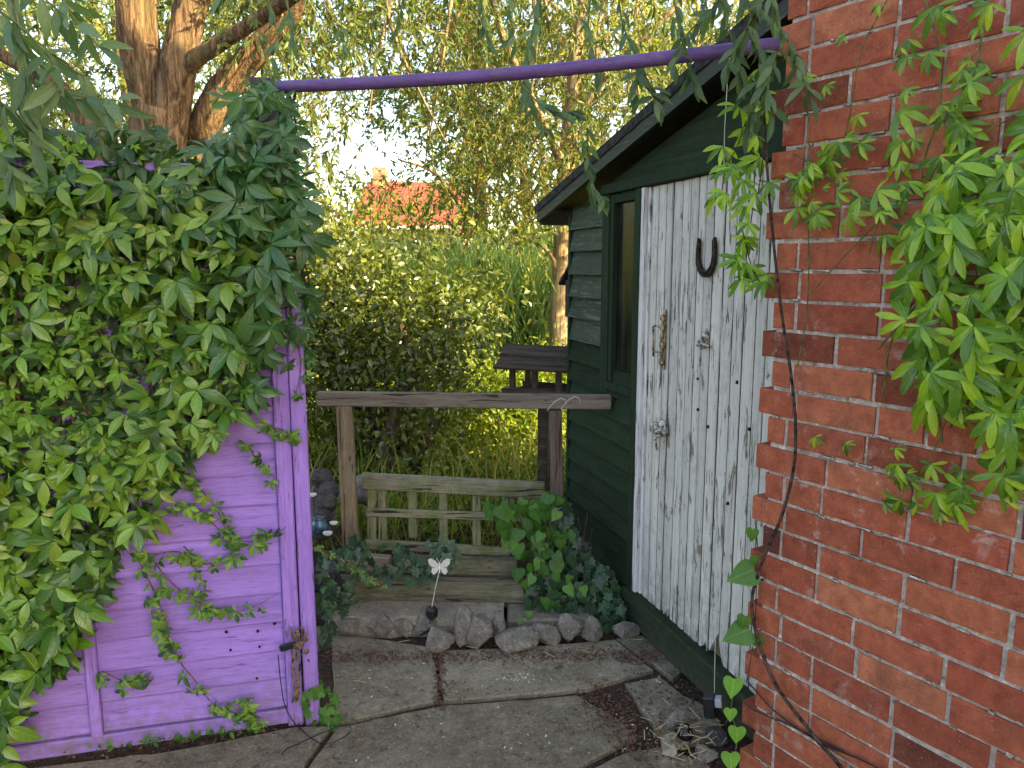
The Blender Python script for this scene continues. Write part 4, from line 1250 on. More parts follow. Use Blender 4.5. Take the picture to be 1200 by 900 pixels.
for k in range(16):
    x0 = random.uniform(1060, 1200); y0 = random.uniform(180, 420)
    st.tube(wpts([(x0, y0), (x0 - random.uniform(0, 40), y0 + 50), (x0 - random.uniform(0, 60), y0 + 110)], random.uniform(.012, .06)), random.uniform(.0012, .003), 5)
st.build('stems', M['stem_green'], pc)
# door climber: shoots hanging in front of the door
dc = thing('door_climber', at(870, 200, 2.2), 'green lobed shoots hanging over the top of the white door', 'climber')
lm = MB(); st = MB(); pos = []; dd = []; nn = []; ss = []
for L in ([(880, 90), (868, 160), (850, 200), (845, 235)], [(893, 120), (885, 200), (880, 260), (868, 290), (865, 325)], [(870, 270), (880, 310), (890, 330)], [(890, 100), (895, 170), (888, 230)]):
    pts = curve([at(x, y, 2.12 + random.uniform(-.03, .03)) for x, y in L], 5); st.tube(pts, .0016, 5)
    for i, p in enumerate(pts):
        if i % 2: continue
        pos.append(p + rnd(1, .012)[0]); dd.append(np.array([random.gauss(-.2, .7), -.2, random.gauss(-.8, .5)])); nn.append(np.array([-.3, -1, .5]) + rnd(1, .3)[0]); ss.append(random.uniform(.04, .062))
scatter(lm, T_PASS, pos, dd, nn, ss); lm.build('leaves', M['passion'], dc, smooth=True); st.build('stems', M['stem_dark'], dc)
# thick dark stem with peeling lower end
m = MB(); m.tube(wpts([(890, 60), (897, 160), (905, 260), (915, 360), (930, 450), (932, 530), (918, 600), (893, 660), (882, 715), (905, 790), (945, 850), (990, 905)], .028), np.linspace(.0035, .0055, 67), 7, .2)
tag(m.build('bare_vine_stem', M['stem_dark'], origin=BR.p(.2, 0, .03), smooth=True), 'dark bare woody stem snaking down the brick wall edge', 'stem')
m = MB(); m.tube(wpts([(878, 800), (910, 835), (960, 870), (1010, 890), (1040, 905)], .012), .0025, 6); m.tube(wpts([(868, 815), (880, 830), (930, 852), (990, 880)], .010), .002, 6)
tag(m.build('black_cable', M['black'], origin=BR.p(.1, 0, .02)), 'thin black cable running low across the bricks', 'cable')

# bindweed hearts
bw = thing('bindweed', gnd(860, 900), 'row of pale green heart leaves climbing beside the brick wall foot', 'plant')
lm = MB(); lg = MB(); st = MB()
for (x, y, s) in ((860, 806, .062), (856, 838, .042), (864, 862, .056), (856, 893, .060)):
    scatter(lm, T_HEART, [at(x, y - s * 170, 2.10)], [np.array([random.uniform(-.2, .2), -.2, -1])], [np.array([-.2, -1, .3])], [s])
st.tube(curve([at(858, 905, 2.11), at(864, 860, 2.11), at(857, 835, 2.11), at(862, 790, 2.11)]), .0014, 5)
lm.build('leaves', M['bindweed'], bw, smooth=True)
st.build('stem', M['stem_green'], bw)
bw2 = thing('heart_vine', at(880, 760, 2.1), 'mid green heart leaved vine between door and brick wall', 'plant')
lm = MB(); st = MB()
for (x, y, s, dx_) in ((884, 668, .085, -1), (882, 620, .040, -.1), (884, 652, .03, .2), (878, 738, .085, -1), (873, 722, .045, -.3), (888, 745, .045, .0)):
    scatter(lm, T_HEART, [at(x, y, 2.10)], [np.array([dx_, -.15, -.35 if abs(dx_) > .5 else -1.])], [np.array([-.3, -1, .6])], [s])
st.tube(curve([at(885, 610, 2.11), at(888, 650, 2.11), at(886, 700, 2.11), at(884, 745, 2.11), at(875, 800, 2.11)]), .0016, 5)
lm.build('leaves', M['heart'], bw2, smooth=True); st.build('stem', M['stem_dark'], bw2)

# ================================================================== IVY AND LOW PLANTS
iv = thing('ivy', gnd(690, 735), 'dark blue green ivy mound between trellis and green shed', 'ivy')
lm = MB(); st = MB(); pos = []; dd = []; nn = []; ss = []
for _ in range(620):
    while True:
        x = random.uniform(612, 736); y = random.uniform(585, 742)
        if inpoly(x, y, [(640, 590), (668, 585), (674, 620), (690, 650), (715, 668), (734, 700), (730, 728), (700, 740), (670, 720), (640, 728), (618, 700), (625, 640)]): break
    Y = 3.42 - .32 * (y - 585) / 157 + random.uniform(-.06, .12)
    if x > 700: Y = min(Y, 3.30)
    pos.append(at(x, y, Y)); dd.append(np.array([random.gauss(-.1, .6), random.gauss(-.3, .3), -1])); nn.append(np.array([random.gauss(-.1, .4), -1, random.gauss(.7, .4)])); ss.append(random.uniform(.035, .065))
scatter(lm, T_IVY, pos, dd, nn, ss)
lm.build('leaves', M['ivy'], iv, smooth=True)
for k in range(12):
    a = at(random.uniform(650, 700), 600 + k * 6, 3.36); b = gnd(random.uniform(640, 720), 735) ; st.tube(curve([a, (a + b) / 2 + rnd(1, .03)[0], b]), .003, 5)
st.build('stems', M['stem_dark'], iv)
hp = thing('heart_leaved_plant', at(630, 680, 3.3), 'fresh green heart leaved plant growing over the right end of the trellis', 'plant')
lm = MB(); st = MB(); pos = []; dd = []; nn = []; ss = []
for (xr, yr, n, s) in (((572, 650), (582, 625), 26, .075), ((598, 672), (620, 680), 42, .068), ((610, 690), (670, 735), 20, .05), ((570, 600), (585, 610), 9, .07), ((625, 660), (570, 600), 8, .07)):
    for _ in range(n):
        x = random.uniform(*xr); y = random.uniform(*yr); pos.append(at(x, y, random.uniform(3.08, 3.36) - .1 * (y > 670)))
        dd.append(np.array([random.gauss(0, .65), random.gauss(-.25, .35), -1])); nn.append(np.array([random.gauss(0, .6), -1, random.gauss(.7, .5)])); ss.append(s * random.uniform(.6, 1.15))
scatter(lm, T_HEART, pos, dd, nn, ss); lm.build('leaves', M['heart'], hp, smooth=True)
for i in range(0, len(pos), 3): st.tube(curve([pos[i], (pos[i] + at(650, 710, 3.35)) / 2 + np.array([0, 0, .04]), at(650, 715, 3.35)], 5), .0022, 5)
st.build('stems', M['stem_green'], hp)
def strand(name, label, lines, Y, mat, temps, s, n, spread, stemmat='stem_dark'):
    t = thing(name, at(*lines[0][0], Y), label, 'plant'); lm = MB(); st = MB(); pos = []; dd = []; nn = []; ss = []
    for L in lines:
        pts = curve([at(x, y, Y + random.uniform(-.02, .02)) for x, y in L], 6); st.tube(pts, .0022, 5)
        for p in pts:
            for _ in range(n):
                pos.append(p + rnd(1, spread)[0]); dd.append(np.array([random.gauss(0, .6), -.3, random.gauss(-.8, .4)])); nn.append(np.array([0, -1, .5]) + rnd(1, .35)[0]); ss.append(random.uniform(.7, 1.25) * s)
    scatter(lm, temps, pos, dd, nn, ss); lm.build('leaves', M[mat], t, smooth=True); st.build('stems', M[stemmat], t)
strand('trailing_ivy', 'dark ivy trailing along the logs under the trellis', [[(385, 655), (410, 660), (440, 675), (470, 660), (500, 668), (525, 650)], [(400, 640), (415, 645), (425, 630)], [(462, 655), (480, 650), (485, 672)], [(500, 650), (520, 640), (530, 660)]], 3.18, 'ivy', T_IVY, .045, 2, .022)
strand('corner_ivy', 'glossy ivy in the gap between purple post and kerb stone', [[(378, 665), (385, 690), (392, 710)], [(380, 700), (400, 695), (415, 690)], [(376, 715), (380, 740), (378, 755)]], 2.95, 'ivy', T_IVY, .045, 2, .02)
strand('post_foot_ivy', 'small green ivy tuft at the foot of the purple post', [[(352, 800), (362, 820), (375, 838), (388, 845)], [(360, 815), (372, 805), (385, 825)], [(345, 835), (365, 845), (392, 842)]], 2.42, 'heart', T_IVY, .036, 2, .016)
strand('log_shoot', 'pale bent bramble shoot in front of the log', [[(372, 640), (395, 655), (425, 672), (450, 685)]], 2.9, 'creeper', T_CREEP, .022, 1, .01, 'stem_red')
dv = MB()
for k in range(5):
    dv.tube(curve([at(348 + random.uniform(-6, 6), 735 + j * 22, 2.37) + np.array([0.012 * math.sin(j * 2 + k), 0, 0]) for j in range(5)], 5), random.uniform(.0015, .004), 6)
for k in range(18): 
    blob(dv, at(random.uniform(343, 362), random.uniform(735, 775), 2.36), random.uniform(.004, .010), 6, .8)
tag(dv.build('dried_stems', M['dead'], origin=at(352, 820, 2.37)), 'dried brown plant stems tied at the foot of the post', 'dead plant')
m = MB(); m.tube(curve([at(326, 768, 2.33), at(329, 800, 2.33), at(335, 830, 2.33), gnd(350, 852, .03), gnd(380, 872, .03), gnd(410, 858, .03), gnd(400, 850, .03), gnd(340, 876, .032), gnd(330, 885, .032)], 8), .0018, 5)
m.box(at(336, 758, 2.37), (1, 0, .3), (0, 1, 0), (-.3, 0, 1), .022, .008, .010, .003)
tag(m.build('garden_wire', M['black'], origin=gnd(370, 870)), 'thin black wire looping from the fence onto the paving', 'wire')

# litter on the paving
m = MB(); pos = []; 
for _ in range(4200):
    k = random.random()
    if k < .35: x, y = random.uniform(380, 770), random.gauss(768, 5)
    elif k < .52: t = random.random(); x, y = 690 + 60 * t + random.gauss(0, 12), 812 + 55 * t + random.gauss(0, 14)
    elif k < .66: x, y = random.uniform(730, 860), random.uniform(750, 900)
    elif k < .74: x, y = random.gauss(516, 4), random.uniform(765, 830)
    elif k < .80: x, y = random.uniform(20, 380), 0; y = 893 - x * .118 + random.gauss(0, 4)
    else: x, y = random.uniform(380, 840), random.uniform(765, 900)
    if k > .80 and random.random() < .7: continue
    pos.append(gnd(x, y, .021))
n = len(pos); scatter(m, T_OVAL, pos, rnd(n) * np.array([1, 1, .15]), rnd(n, .3) + np.array([0, 0, 1]), rng.uniform(.006, .016, n))
tag(m.build('leaf_litter', M['litter']), 'reddish brown leaf litter in the paving joints', 'leaf litter', kind='stuff')
m = MB(); pos = [gnd(x, y, .023) for x, y in [(random.uniform(400, 800), random.uniform(765, 890)) for _ in range(85)] + [(random.gauss(612, 10), random.gauss(795, 3)) for _ in range(25)] + [(random.gauss(772, 5), random.gauss(797, 3)) for _ in range(8)]]
n = len(pos); scatter(m, T_OVAL, pos, rnd(n) * np.array([1, 1, .1]), rnd(n, .2) + np.array([0, 0, 1]), rng.uniform(.004, .013, n))
tag(m.build('petals', M['petal']), 'tiny white petals scattered on the slabs', 'petals', kind='stuff')
m = MB()
for _ in range(60):
    x, y = random.gauss(805, 25), random.gauss(862, 18); a = gnd(x, y, .05 + random.uniform(0, .03)); t = random.uniform(0, 6.3); L = random.uniform(.02, .05)
    m.tube([a, a + np.array([math.cos(t) * L, math.sin(t) * L, random.uniform(-.01, .02)])], .0012, 4)
for (x, y) in ((740, 640), (430, 800), (480, 745), (560, 760), (690, 765), (650, 770)):
    a = gnd(x, max(y, 750), .022); t = random.uniform(0, 6.3); m.tube([a, a + np.array([math.cos(t) * .05, math.sin(t) * .05, .004])], .0013, 4)
tag(m.build('straw', M['straw']), 'loose straw among the stones by the sill', 'straw', kind='stuff')
# low weeds along the fence foot
m = MB(); pos = []
for _ in range(90):
    x = random.gauss(205, 45); y = 893 - x * .118 - 3; pos.append(gnd(x, y, random.uniform(.02, .05)))
n = len(pos); scatter(m, T_OVAL, pos, rnd(n, .6) + np.array([0, -.3, .5]), rnd(n, .4) + np.array([0, -.4, 1]), rng.uniform(.015, .03, n))
tag(m.build('weeds', M['heart']), 'tiny weeds along the foot of the purple fence', 'weeds', kind='stuff')

# ================================================================== BACKGROUND VEGETATION
def trunk_mesh(mb, pts, rads, n=14, jit=.10, seg=6):
    P = curve(pts, seg); m = len(P); rr = np.interp(np.linspace(0, 1, m), np.linspace(0, 1, len(rads)), rads)
    mb.tube([p + rnd(1, .01)[0] * (r * 2) for p, r in zip(P, rr)], list(rr), n, jit)
def sprays(mb, tw, centers, L=.4, nl=18, s=.07, temps=T_FAR, droop=.9, spread=.8):
    """leafy shoots: a thin twig and alternate leaves along it"""
    M_ = len(centers); C = np.asarray(centers)
    d = rnd(M_, spread) * np.array([1, 1, .5]) + np.array([0, 0, -droop]); d /= np.linalg.norm(d, axis=1, keepdims=True)
    Ls = L * rng.uniform(.6, 1.4, M_)
    t = rng.uniform(.05, 1, (M_, nl))
    bend = np.zeros((M_, nl, 3)); bend[:, :, 2] = -(t ** 2) * .25 * Ls[:, None]
    p = C[:, None, :] + d[:, None, :] * (t * Ls[:, None])[:, :, None] + bend
    ld = d[:, None, :] * .8 + rng.normal(0, .6, (M_, nl, 3)) + np.array([0, 0, -.25])
    nr = rng.normal(0, 1, (M_, nl, 3)) + np.array([0, 0, .6])
    scatter(mb, temps, p.reshape(-1, 3), ld.reshape(-1, 3), nr.reshape(-1, 3), (s * rng.uniform(.6, 1.25, (M_, nl))).reshape(-1))
    for i in range(0, M_):
        if tw is None: break
        a = C[i]; b = C[i] + d[i] * Ls[i] + np.array([0, 0, -.25 * Ls[i]]); mid = (a + b) / 2 + np.array([0, 0, .06 * Ls[i]])
        tw.tube([a, mid, b], [.0035, .0025, .001], 3, cap=False)
def clumps(n, k, box, sig):
    """cluster centres in a box, points gathered round them"""
    c = rng.uniform([b[0] for b in box], [b[1] for b in box], (k, 3)); j = rng.integers(0, k, n)
    return c[j] + rng.normal(0, 1, (n, 3)) * np.array(sig)

# big willow on the left
wt = thing('willow_tree', (-2.25, 5.1, 0), 'big forked willow with warm brown furrowed trunk behind the creeper', 'tree')
tm = MB(); b0 = np.array([-2.25, 5.1, 0]); fk = at(189, 130, 5.05)
trunk_mesh(tm, [b0, b0 + np.array([.02, 0, .9]), at(184, 190, 5.08), fk], [.25, .18, .16, .165], 18)
trunk_mesh(tm, [at(190, 230, 5.08), at(183, 150, 5.06), at(168, 90, 5.0), at(158, 40, 4.95), at(152, -40, 4.9), at(144, -160, 4.8)], [.11, .12, .11, .10, .095, .09], 16)
trunk_mesh(tm, [at(190, 230, 5.06), at(196, 150, 5.04), at(206, 95, 5.0), at(216, 40, 5.0), at(232, -20, 5.0), at(275, -140, 4.8)], [.11, .12, .11, .10, .095, .08], 16)
trunk_mesh(tm, [at(200, 95, 5.02), at(228, 70, 4.95), at(262, 48, 4.9), at(330, 5, 4.7), at(420, -60, 4.3), at(560, -150, 3.6), at(700, -170, 3.0)], [.07, .055, .045, .04, .035, .03, .03], 12)
trunk_mesh(tm, [at(178, 110, 4.98), at(180, 70, 4.97), at(176, 20, 4.97), at(178, -60, 4.95)], [.05, .045, .04, .035], 10)
tm.build('trunk', M['bark'], wt, smooth=True)
tm = MB()
trunk_mesh(tm, [np.array([-1.9, 5.3, 0]), at(218, 200, 5.3), at(240, 150, 5.2), at(262, 105, 5.15), at(300, 60, 5.1), at(350, 0, 5.0), at(380, -70, 4.8)], [.16, .14, .11, .10, .08, .06, .05], 12)
tm.build('leaning_limb', M['bark'], wt, smooth=True)
tm = MB()
trunk_mesh(tm, [np.array([-2.5, 5.2, 0]), at(130, 210, 5.3), at(105, 150, 5.3), at(75, 110, 5.35), at(30, 80, 5.4), at(-60, 30, 5.6)], [.14, .10, .08, .065, .05, .03], 12)
tm.build('leaning_limb', M['bark'], wt, smooth=True)
cr = MB(); tw = MB()
C = clumps(1900, 52, ((-5.5, -.2), (4.9, 8.5), (2.3, 4.6)), (.30, .30, .26)); C = C[~((C[:, 1] < 5.5) & (C[:, 0] > -3.3) & (C[:, 0] < -1.8) & (C[:, 2] < 3.6))]
sprays(cr, tw, C, .42, 20, .075)
C = clumps(90, 8, ((-.9, .4), (6.0, 9.0), (2.1, 3.3)), (.3, .3, .22)); sprays(cr, tw, C, .40, 20, .07)
C = clumps(420, 26, ((-6.5, -1.2), (6.2, 9.5), (1.0, 2.6)), (.4, .4, .3)); sprays(cr, tw, C, .42, 18, .075)
cr.build('crown', M['willow'], wt)
tw.build('twigs', M['bark'], wt)
# willow shoots hanging close overhead
near = [
    [(330, -60, 2.35), (338, 10, 2.3), (345, 48, 2.28)], [(300, -40, 2.5), (325, 40, 2.5), (318, 70, 2.5)],
    [(-60, -20, 1.75), (10, 20, 1.7), (60, 70, 1.68), (72, 110, 1.68)], [(-50, 60, 1.8), (20, 90, 1.75), (80, 110, 1.72), (138, 118, 1.7)],
    [(-60, 100, 1.8), (0, 120, 1.75), (30, 150, 1.74), (45, 180, 1.74)], [(-30, -50, 1.9), (40, -10, 1.85), (90, 30, 1.8)], [(-40, 10, 1.8), (30, 50, 1.8), (100, 90, 1.76)],
    [(-60, 150, 1.8), (-10, 170, 1.78), (15, 200, 1.76)], [(60, -50, 1.9), (80, 10, 1.86), (120, 60, 1.84)], [(0, -50, 1.75), (20, 20, 1.72), (28, 70, 1.7), (20, 130, 1.7)],
    [(640, -60, 2.7), (628, 20, 2.65), (615, 75, 2.6), (618, 120, 2.6), (640, 150, 2.6)], [(612, 100, 2.55), (640, 128, 2.5), (672, 132, 2.5)],
    [(720, -60, 2.5), (728, 20, 2.45), (742, 62, 2.4), (748, 110, 2.4)], [(780, -60, 2.3), (790, 0, 2.3), (800, 50, 2.25), (812, 100, 2.25)],
    [(835, -70, 2.15), (845, 0, 2.1), (862, 60, 2.05), (870, 110, 2.05)], [(868, -60, 2.0), (878, 10, 2.0), (890, 60, 2.0), (885, 115, 2.0), (878, 150, 2.0)],
    [(900, -60, 1.9), (905, 10, 1.9), (925, 50, 1.88), (940, 90, 1.86), (955, 125, 1.85)], [(860, -40, 2.1), (835, 10, 2.1), (805, 40, 2.1), (790, 75, 2.1)],
    [(745, 80, 2.4), (760, 100, 2.38), (770, 128, 2.36)], [(688, 150, 2.7), (690, 200, 2.68), (697, 222, 2.66), (710, 235, 2.64)],
    [(700, -50, 3.0), (690, 20, 3.0), (694, 60, 3.0), (705, 90, 3.0)], [(560, -50, 3.1), (566, 20, 3.1), (575, 50, 3.1)], [(480, -50, 3.3), (470, 10, 3.3), (462, 45, 3.3)],
    [(820, -60, 2.3), (822, 0, 2.3), (826, 30, 2.3)], [(890, 0, 2.0), (872, 40, 2.0), (850, 80, 2.0)], [(910, 60, 1.9), (900, 100, 1.9), (905, 140, 1.9)],
    [(410, -50, 3.2), (400, 30, 3.2), (404, 60, 3.2)], [(250, -50, 2.6), (262, 10, 2.6)], [(600, -60, 2.7), (596, 0, 2.7), (604, 50, 2.7)],
]
lm = MB(); st = MB(); pos = []; dd = []; nn = []; ss = []
for L in near:
    pts = curve([at(*q) for q in L], 8); st = MB(); st.tube(pts, np.linspace(.0035, .0012, len(pts)), 5); st.build('hanging_shoot', M['stem_green'], wt)
    for i, p in enumerate(pts):
        if pts[i][2] > 2.9: continue
        tdir = (pts[min(i + 1, len(pts) - 1)] - pts[max(0, i - 1)]); tdir /= np.linalg.norm(tdir) + 1e-9
        for q in range(1 if i % 3 else 2):
            if random.random() < (.25 if p[0] > -.5 else .42): continue
            pos.append(p); dd.append(tdir * .6 + rnd(1, .5)[0] + np.array([0, 0, -.5])); nn.append(np.array([random.gauss(0, .5), -1, random.gauss(.4, .4)])); ss.append(random.uniform(.045, .085) * (1.2 if p[0] < -.8 else .85))
big = np.array([p[0] < -.8 for p in pos])
scatter(lm, T_WILLN, pos, dd, nn, ss)
lm.build('hanging_leaves', M['willow_near'], wt, smooth=True); None

# pale trunked tree on the right
t2 = thing('pale_tree', (.42, 7.6, 0), 'slender pale trunked tree just left of the shed roof', 'tree')
tm = MB()
trunk_mesh(tm, [np.array([.46, 7.6, 0]), at(655, 380, 7.6), at(658, 300, 7.6), at(662, 220, 7.6), at(668, 150, 7.6), at(676, 60, 7.6), at(690, -60, 7.6)], [.14, .095, .09, .085, .08, .06, .04], 12)
trunk_mesh(tm, [at(655, 330, 7.6), at(645, 298, 7.5), at(620, 280, 7.4), at(590, 272, 7.3)], [.022, .018, .012, .006], 8)
trunk_mesh(tm, [at(662, 200, 7.6), at(640, 150, 7.4), at(610, 90, 7.2), at(585, 30, 7.1), at(570, -40, 7.0)], [.05, .04, .035, .03, .02], 8)
trunk_mesh(tm, [at(668, 150, 7.6), at(710, 90, 7.4), at(760, 40, 7.2), at(820, -20, 7.1)], [.05, .04, .03, .02], 8)
tm.build('trunk', M['bark_pale'], t2, smooth=True)
cr = MB(); tw = MB()
C = clumps(1300, 42, ((-.6, 3.2), (6.2, 9.2), (2.4, 5.0)), (.28, .28, .25)); sprays(cr, tw, C, .42, 20, .075)
for k in range(14):
    x0 = random.uniform(400, 860); Yk = random.uniform(6.5, 9); x1 = x0 + random.uniform(-120, 120)
    trunk_mesh(tm2 := MB(), [at(x0, -40, Yk), at((x0 + x1) / 2 + random.uniform(-25, 25), 60, Yk), at(x1, random.uniform(120, 200), Yk + .2)], [.022, .014, .004], 6, .2, 4)
    tm2.build('branch', M['bark_pale'], t2, smooth=True)
cr.build('crown', M['golden'], t2)
cr2 = MB(); C = clumps(420, 26, ((-.5, 3.0), (6.0, 8.5), (2.2, 4.6)), (.4, .4, .35)); sprays(cr2, tw, C, .45, 20, .08); cr2.build('lower_crown', M['willow'], t2)
tw.build('twigs', M['bark_pale'], t2)

# more trees further back
def back_tree(x, Y, h, wdt, n, mat, label, barkm='bark', z0=2.2, s=.13):
    t = thing('background_tree', (x, Y, 0), label, 'tree', 'trees beyond the reeds'); m = MB()
    trunk_mesh(m, [np.array([x, Y, 0]), np.array([x + .1, Y, h * .4]), np.array([x - .1, Y, h * .8]), np.array([x, Y, h])], [.14, .11, .07, .03], 10)
    for k in range(6):
        a = random.uniform(0, 6.3); z = h * random.uniform(.35, .8)
        trunk_mesh(m, [np.array([x, Y, z]), np.array([x + math.cos(a) * wdt * .4, Y + math.sin(a) * wdt * .4, z + h * .12]), np.array([x + math.cos(a) * wdt * .8, Y + math.sin(a) * wdt * .8, z + h * .15])], [.05, .03, .012], 6)
    m.build('trunk', M[barkm], t, smooth=True)
    C = clumps(n, max(10, n // 16), ((x - wdt, x + wdt), (Y - wdt * .7, Y + wdt * .7), (z0, h)), (wdt * .14, wdt * .14, h * .05))
    cr = MB(); sprays(cr, None, C, .5, 18, s, spread=1.0, droop=.5); cr.build('crown', M[mat], t)
back_tree(-.6, 12.5, 6.2, 1.7, 460, 'willow', 'airy green tree in the middle distance right beside the red roof', z0=2.2)
back_tree(1.2, 13.0, 6.5, 2.0, 560, 'golden', 'golden green tree beyond the reeds, right of the red roof', z0=1.5)
back_tree(-5.5, 11.5, 6.5, 2.4, 600, 'golden', 'sunny yellow green tree behind the big willow')
back_tree(4.5, 12.0, 7.0, 2.4, 420, 'willow', 'broad green tree hidden behind the shed roof')
back_tree(-9, 14, 7, 2.6, 420, 'willow', 'dark green tree furthest left')
back_tree(.2, 15.5, 6.0, 1.6, 240, 'willow', 'thin tree straight above the bird table, far back', z0=3.2)

# shrubs
def shrub(name, c, rad, n, mat, label, s=.04, group=None, barkm='bark_dark', temps=T_OVAL, nst=7, cat='shrub', hollow=.2, cl=.24):
    t = thing(name, (c[0], c[1], 0), label, cat, group); m = MB(); tips = []
    for k in range(nst):
        a = random.uniform(0, 6.3); r = random.uniform(.3, .8)
        tip = np.array([c[0] + math.cos(a) * rad[0] * r, c[1] + math.sin(a) * rad[1] * r, c[2] + rad[2] * random.uniform(-.2, .45)])
        trunk_mesh(m, [np.array([c[0] + random.uniform(-.1, .1), c[1], 0]), (np.array([c[0], c[1], 0]) + tip) / 2 + rnd(1, .05)[0], tip], [.03, .018, .006], 6, .2, 4)
        tips.append(tip)
    m.build('branches', M[barkm], t, smooth=True)
    d = rnd(n // 9); d /= np.linalg.norm(d, axis=1, keepdims=True); r = rng.uniform(hollow, 1, (len(d), 1)) ** .6
    cc = np.array(c) + d * r * np.array(rad)
    j = rng.integers(0, len(cc), n); p = cc[j] + rnd(n, 1.0) * cl * np.array([rad[0], rad[1], rad[2]]) * .6
    p = p[p[:, 2] > .05]; n = len(p)
    lm = MB(); scatter(lm, temps, p, rnd(n) + np.array([0, 0, .1]), rnd(n) + np.array([.2, -.4, .7]), s * rng.uniform(.6, 1.3, n)); lm.build('foliage', M[mat], t)
    return t
s1 = shrub('evergreen_shrub', (-.78, 4.95, .95), (.60, .50, .72), 6000, 'shrub', 'large dark glossy leaved shrub behind the rail, left of centre', .052, nst=16)
m = MB(); trunk_mesh(m, [np.array([-.70, 4.75, 0]), at(452, 540, 4.75), at(465, 480, 4.8), at(482, 430, 4.85), at(470, 380, 4.9)], [.07, .055, .045, .035, .02], 10)
m.build('main_stem', M['bark_dark'], s1, smooth=True)
m = MB(); tw = MB(); C = clumps(150, 16, ((-1.35, .05), (4.6, 5.4), (.9, 1.75)), (.12, .12, .12)); sprays(m, None, C, .26, 16, .05, temps=T_OVAL, droop=-.5, spread=.7)
m.build('long_shoots', M['shrub'], s1)
shrub('evergreen_shrub', (-1.15, 5.3, 1.25), (.35, .4, .5), 2400, 'shrub', 'upright dark shrub rising right beside the tall post', .05)
shrub('evergreen_shrub', (-1.7, 5.1, 1.0), (.6, .5, .8), 5000, 'shrub', 'dark glossy shrub hidden behind the purple fence', .042)
G = 'bushes on the far side of the garden'
shrub('bush', (-1.75, 7.0, 1.1), (.7, .6, 1.0), 5500, 'golden', 'yellow sunlit bush rising beside the tall post', .06, G)
shrub('bush', (-.15, 5.9, .42), (.5, .45, .42), 4200, 'under', 'low lime green bush in the sun behind the bird table rail', .045, G)
shrub('bush', (.35, 6.6, .45), (.5, .4, .45), 3800, 'under', 'low sunny weed clump at the foot of the pale tree', .045, G)
shrub('bush', (-.55, 6.7, .75), (.45, .4, .6), 3600, 'willow', 'mid green bush between dark shrub and reeds', .05, G)
shrub('bush', (-1.9, 11.5, 1.5), (1.3, .8, 1.2), 5200, 'golden', 'yellow green bush below the red roof', .085, G)
shrub('bush', (.0, 12.2, 1.3), (1.4, .8, 1.15), 4600, 'under', 'bright green hedge bush under the house gutter', .085, G)
shrub('bush', (2.2, 12.0, 1.4), (1.4, .8, 1.2), 3600, 'golden', 'golden bush beyond the reeds near the shed', .085, G)
shrub('bush', (-4.3, 9.8, 1.3), (1.4, .9, 1.3), 5000, 'willow', 'rounded green bush far left behind the willow', .08, G)
shrub('bush', (-3.4, 7.0, 1.1), (.9, .7, 1.1), 4200, 'golden', 'golden bush right behind the willow trunk', .06, G)

# undergrowth and grasses
m = MB(); n = 34000
x = rng.uniform(-2.6, 1.6, n); y = 3.75 + (rng.uniform(0, 1, n) ** .8) * 5.0
hgt = .22 + .42 * (np.sin(x * 3.1 + y * 1.3) * .5 + .5) * (np.sin(y * 2.3 - x) * .5 + .5) + .10 * (y > 4.6)
z = .03 + rng.uniform(0, 1, n) ** .7 * hgt
keep = ~((y < 4.3) & (x > .2)); x, y, z = x[keep], y[keep], z[keep]; n = len(x)
scatter(m, T_OVAL, np.stack([x, y, z], 1), rnd(n) + np.array([0, -.2, .1]), rnd(n, .6) + np.array([0, -.4, 1]), rng.uniform(.03, .07, n))
tag(m.build('undergrowth', M['under']), 'tangled low undergrowth behind the trellis', 'undergrowth', kind='stuff')
T_REED = [leaflet(1, .016, ((0, 1), (.4, 1), (.75, .8), (1, 0)), .3, random.uniform(.05, .5), random.uniform(-.3, .3)) for _ in range(5)]
T_BLADE = [leaflet(1, .024, ((0, 1), (.3, 1), (.6, .8), (.85, .5), (1, 0)), .3, random.uniform(.1, .7), random.uniform(-.3, .3)) for _ in range(5)]
m = MB(); n = 5200; x = rng.uniform(-2.6, 1.5, n); y = rng.uniform(3.75, 9, n); k = ~((y < 4.3) & (x > .2)); x, y = x[k], y[k]; n = len(x)
scatter(m, T_BLADE, np.stack([x, y, np.full(n, .02)], 1), rnd(n, .28) + np.array([0, 0, 1]), rnd(n) * np.array([1, 1, .1]), rng.uniform(.2, .55, n))
tag(m.build('tall_grass', M['grass']), 'dry and green tall grass among the undergrowth', 'grass', kind='stuff')
m = MB(); n = 9000; x = rng.uniform(-1.7, 1.9, n); y = rng.uniform(8.2, 10.4, n)
scatter(m, T_REED, np.stack([x, y, np.full(n, .0)], 1), rnd(n, .13) + np.array([0, 0, 1]), rnd(n) * np.array([1, 1, .1]), rng.uniform(1.1, 2.0, n))
tag(m.build('reeds', M['reed']), 'tall blue green reeds in the middle distance', 'reeds', kind='stuff')
m = MB(); n = 16000; x = rng.uniform(-40, 40, n); y = rng.uniform(10, 60, n)
scatter(m, T_BLADE, np.stack([x, y, np.full(n, .0)], 1), rnd(n, .3) + np.array([0, 0, 1]), rnd(n) * np.array([1, 1, .1]), rng.uniform(.4, 1.2, n))
tag(m.build('meadow_grass', M['grass']), 'rough grass field beyond the reeds', 'grass', kind='stuff')

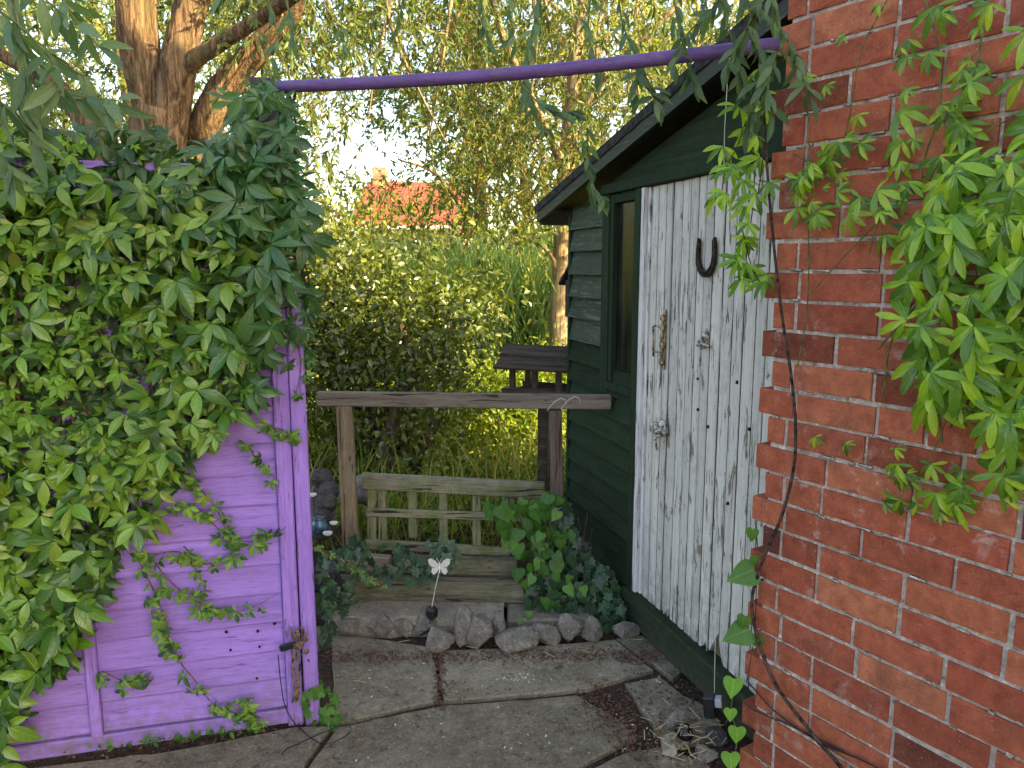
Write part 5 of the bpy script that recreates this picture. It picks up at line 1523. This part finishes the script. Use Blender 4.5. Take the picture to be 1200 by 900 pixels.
# ================================================================== FAR HOUSE
hx0, hx1, hy, hd = -4.9, -1.9, 25.0, 7.0
hh = thing('far_house', ((hx0 + hx1) / 2, hy, 0), 'low brown house with red tiled roof seen through the trees', 'house')
m = MB(); m.box(((hx0 + hx1) / 2, hy + hd / 2, 1.4), (1, 0, 0), (0, 1, 0), (0, 0, 1), (hx1 - hx0) / 2, hd / 2, 1.42); m.build('wall', M['render'], hh)
m = MB(); yb, yt = hy - .35, hy + hd / 2; zb_, zt = 2.80, 4.55
L = math.hypot(yt - yb, zt - zb_)
v = [(hx0 - .3, yb, zb_), (hx1 + .3, yb, zb_), (hx1 + .3, yt, zt), (hx0 - .3, yt, zt), (hx0 - .3, hy + hd + .35, zb_), (hx1 + .3, hy + hd + .35, zb_)]
v += [(a, b, c - .08) for a, b, c in v]
m.add(v, [(0, 1, 2, 3), (3, 2, 5, 4), (6, 9, 8, 7), (9, 10, 11, 8), (0, 6, 7, 1), (4, 5, 11, 10), (0, 3, 9, 6), (3, 4, 10, 9), (1, 7, 8, 2), (2, 8, 11, 5)])
rf = m.build('roof', M['tile'], hh)
m = MB(); m.box((-4.75, hy + hd / 2, 4.6), (1, 0, 0), (0, 1, 0), (0, 0, 1), .25, .25, .45, .02); m.build('chimney', M['render'], rf)
m = MB(); m.tube([(hx0 - .3, yb - .06, zb_ - .06), (hx1 + .3, yb - .06, zb_ - .06)], .07, 8); m.build('gutter', M['white'], hh)
for xw in (-4.2, -2.9):
    m = MB()
    for dx_ in (-.5, 0, .5): m.box((xw + dx_, hy - .02, 1.75), (1, 0, 0), (0, 1, 0), (0, 0, 1), .035, .03, .60)
    for dz in (-.57, .57): m.box((xw, hy - .022, 1.75 + dz), (1, 0, 0), (0, 1, 0), (0, 0, 1), .53, .035, .035)
    w = m.build('window', M['white'], hh); m = MB(); m.box((xw, hy - .005, 1.75), (1, 0, 0), (0, 1, 0), (0, 0, 1), .5, .012, .57); m.build('pane', M['house_glass'], w)

for o in bpy.data.objects:
    if '_base' in o.keys(): del o['_base']
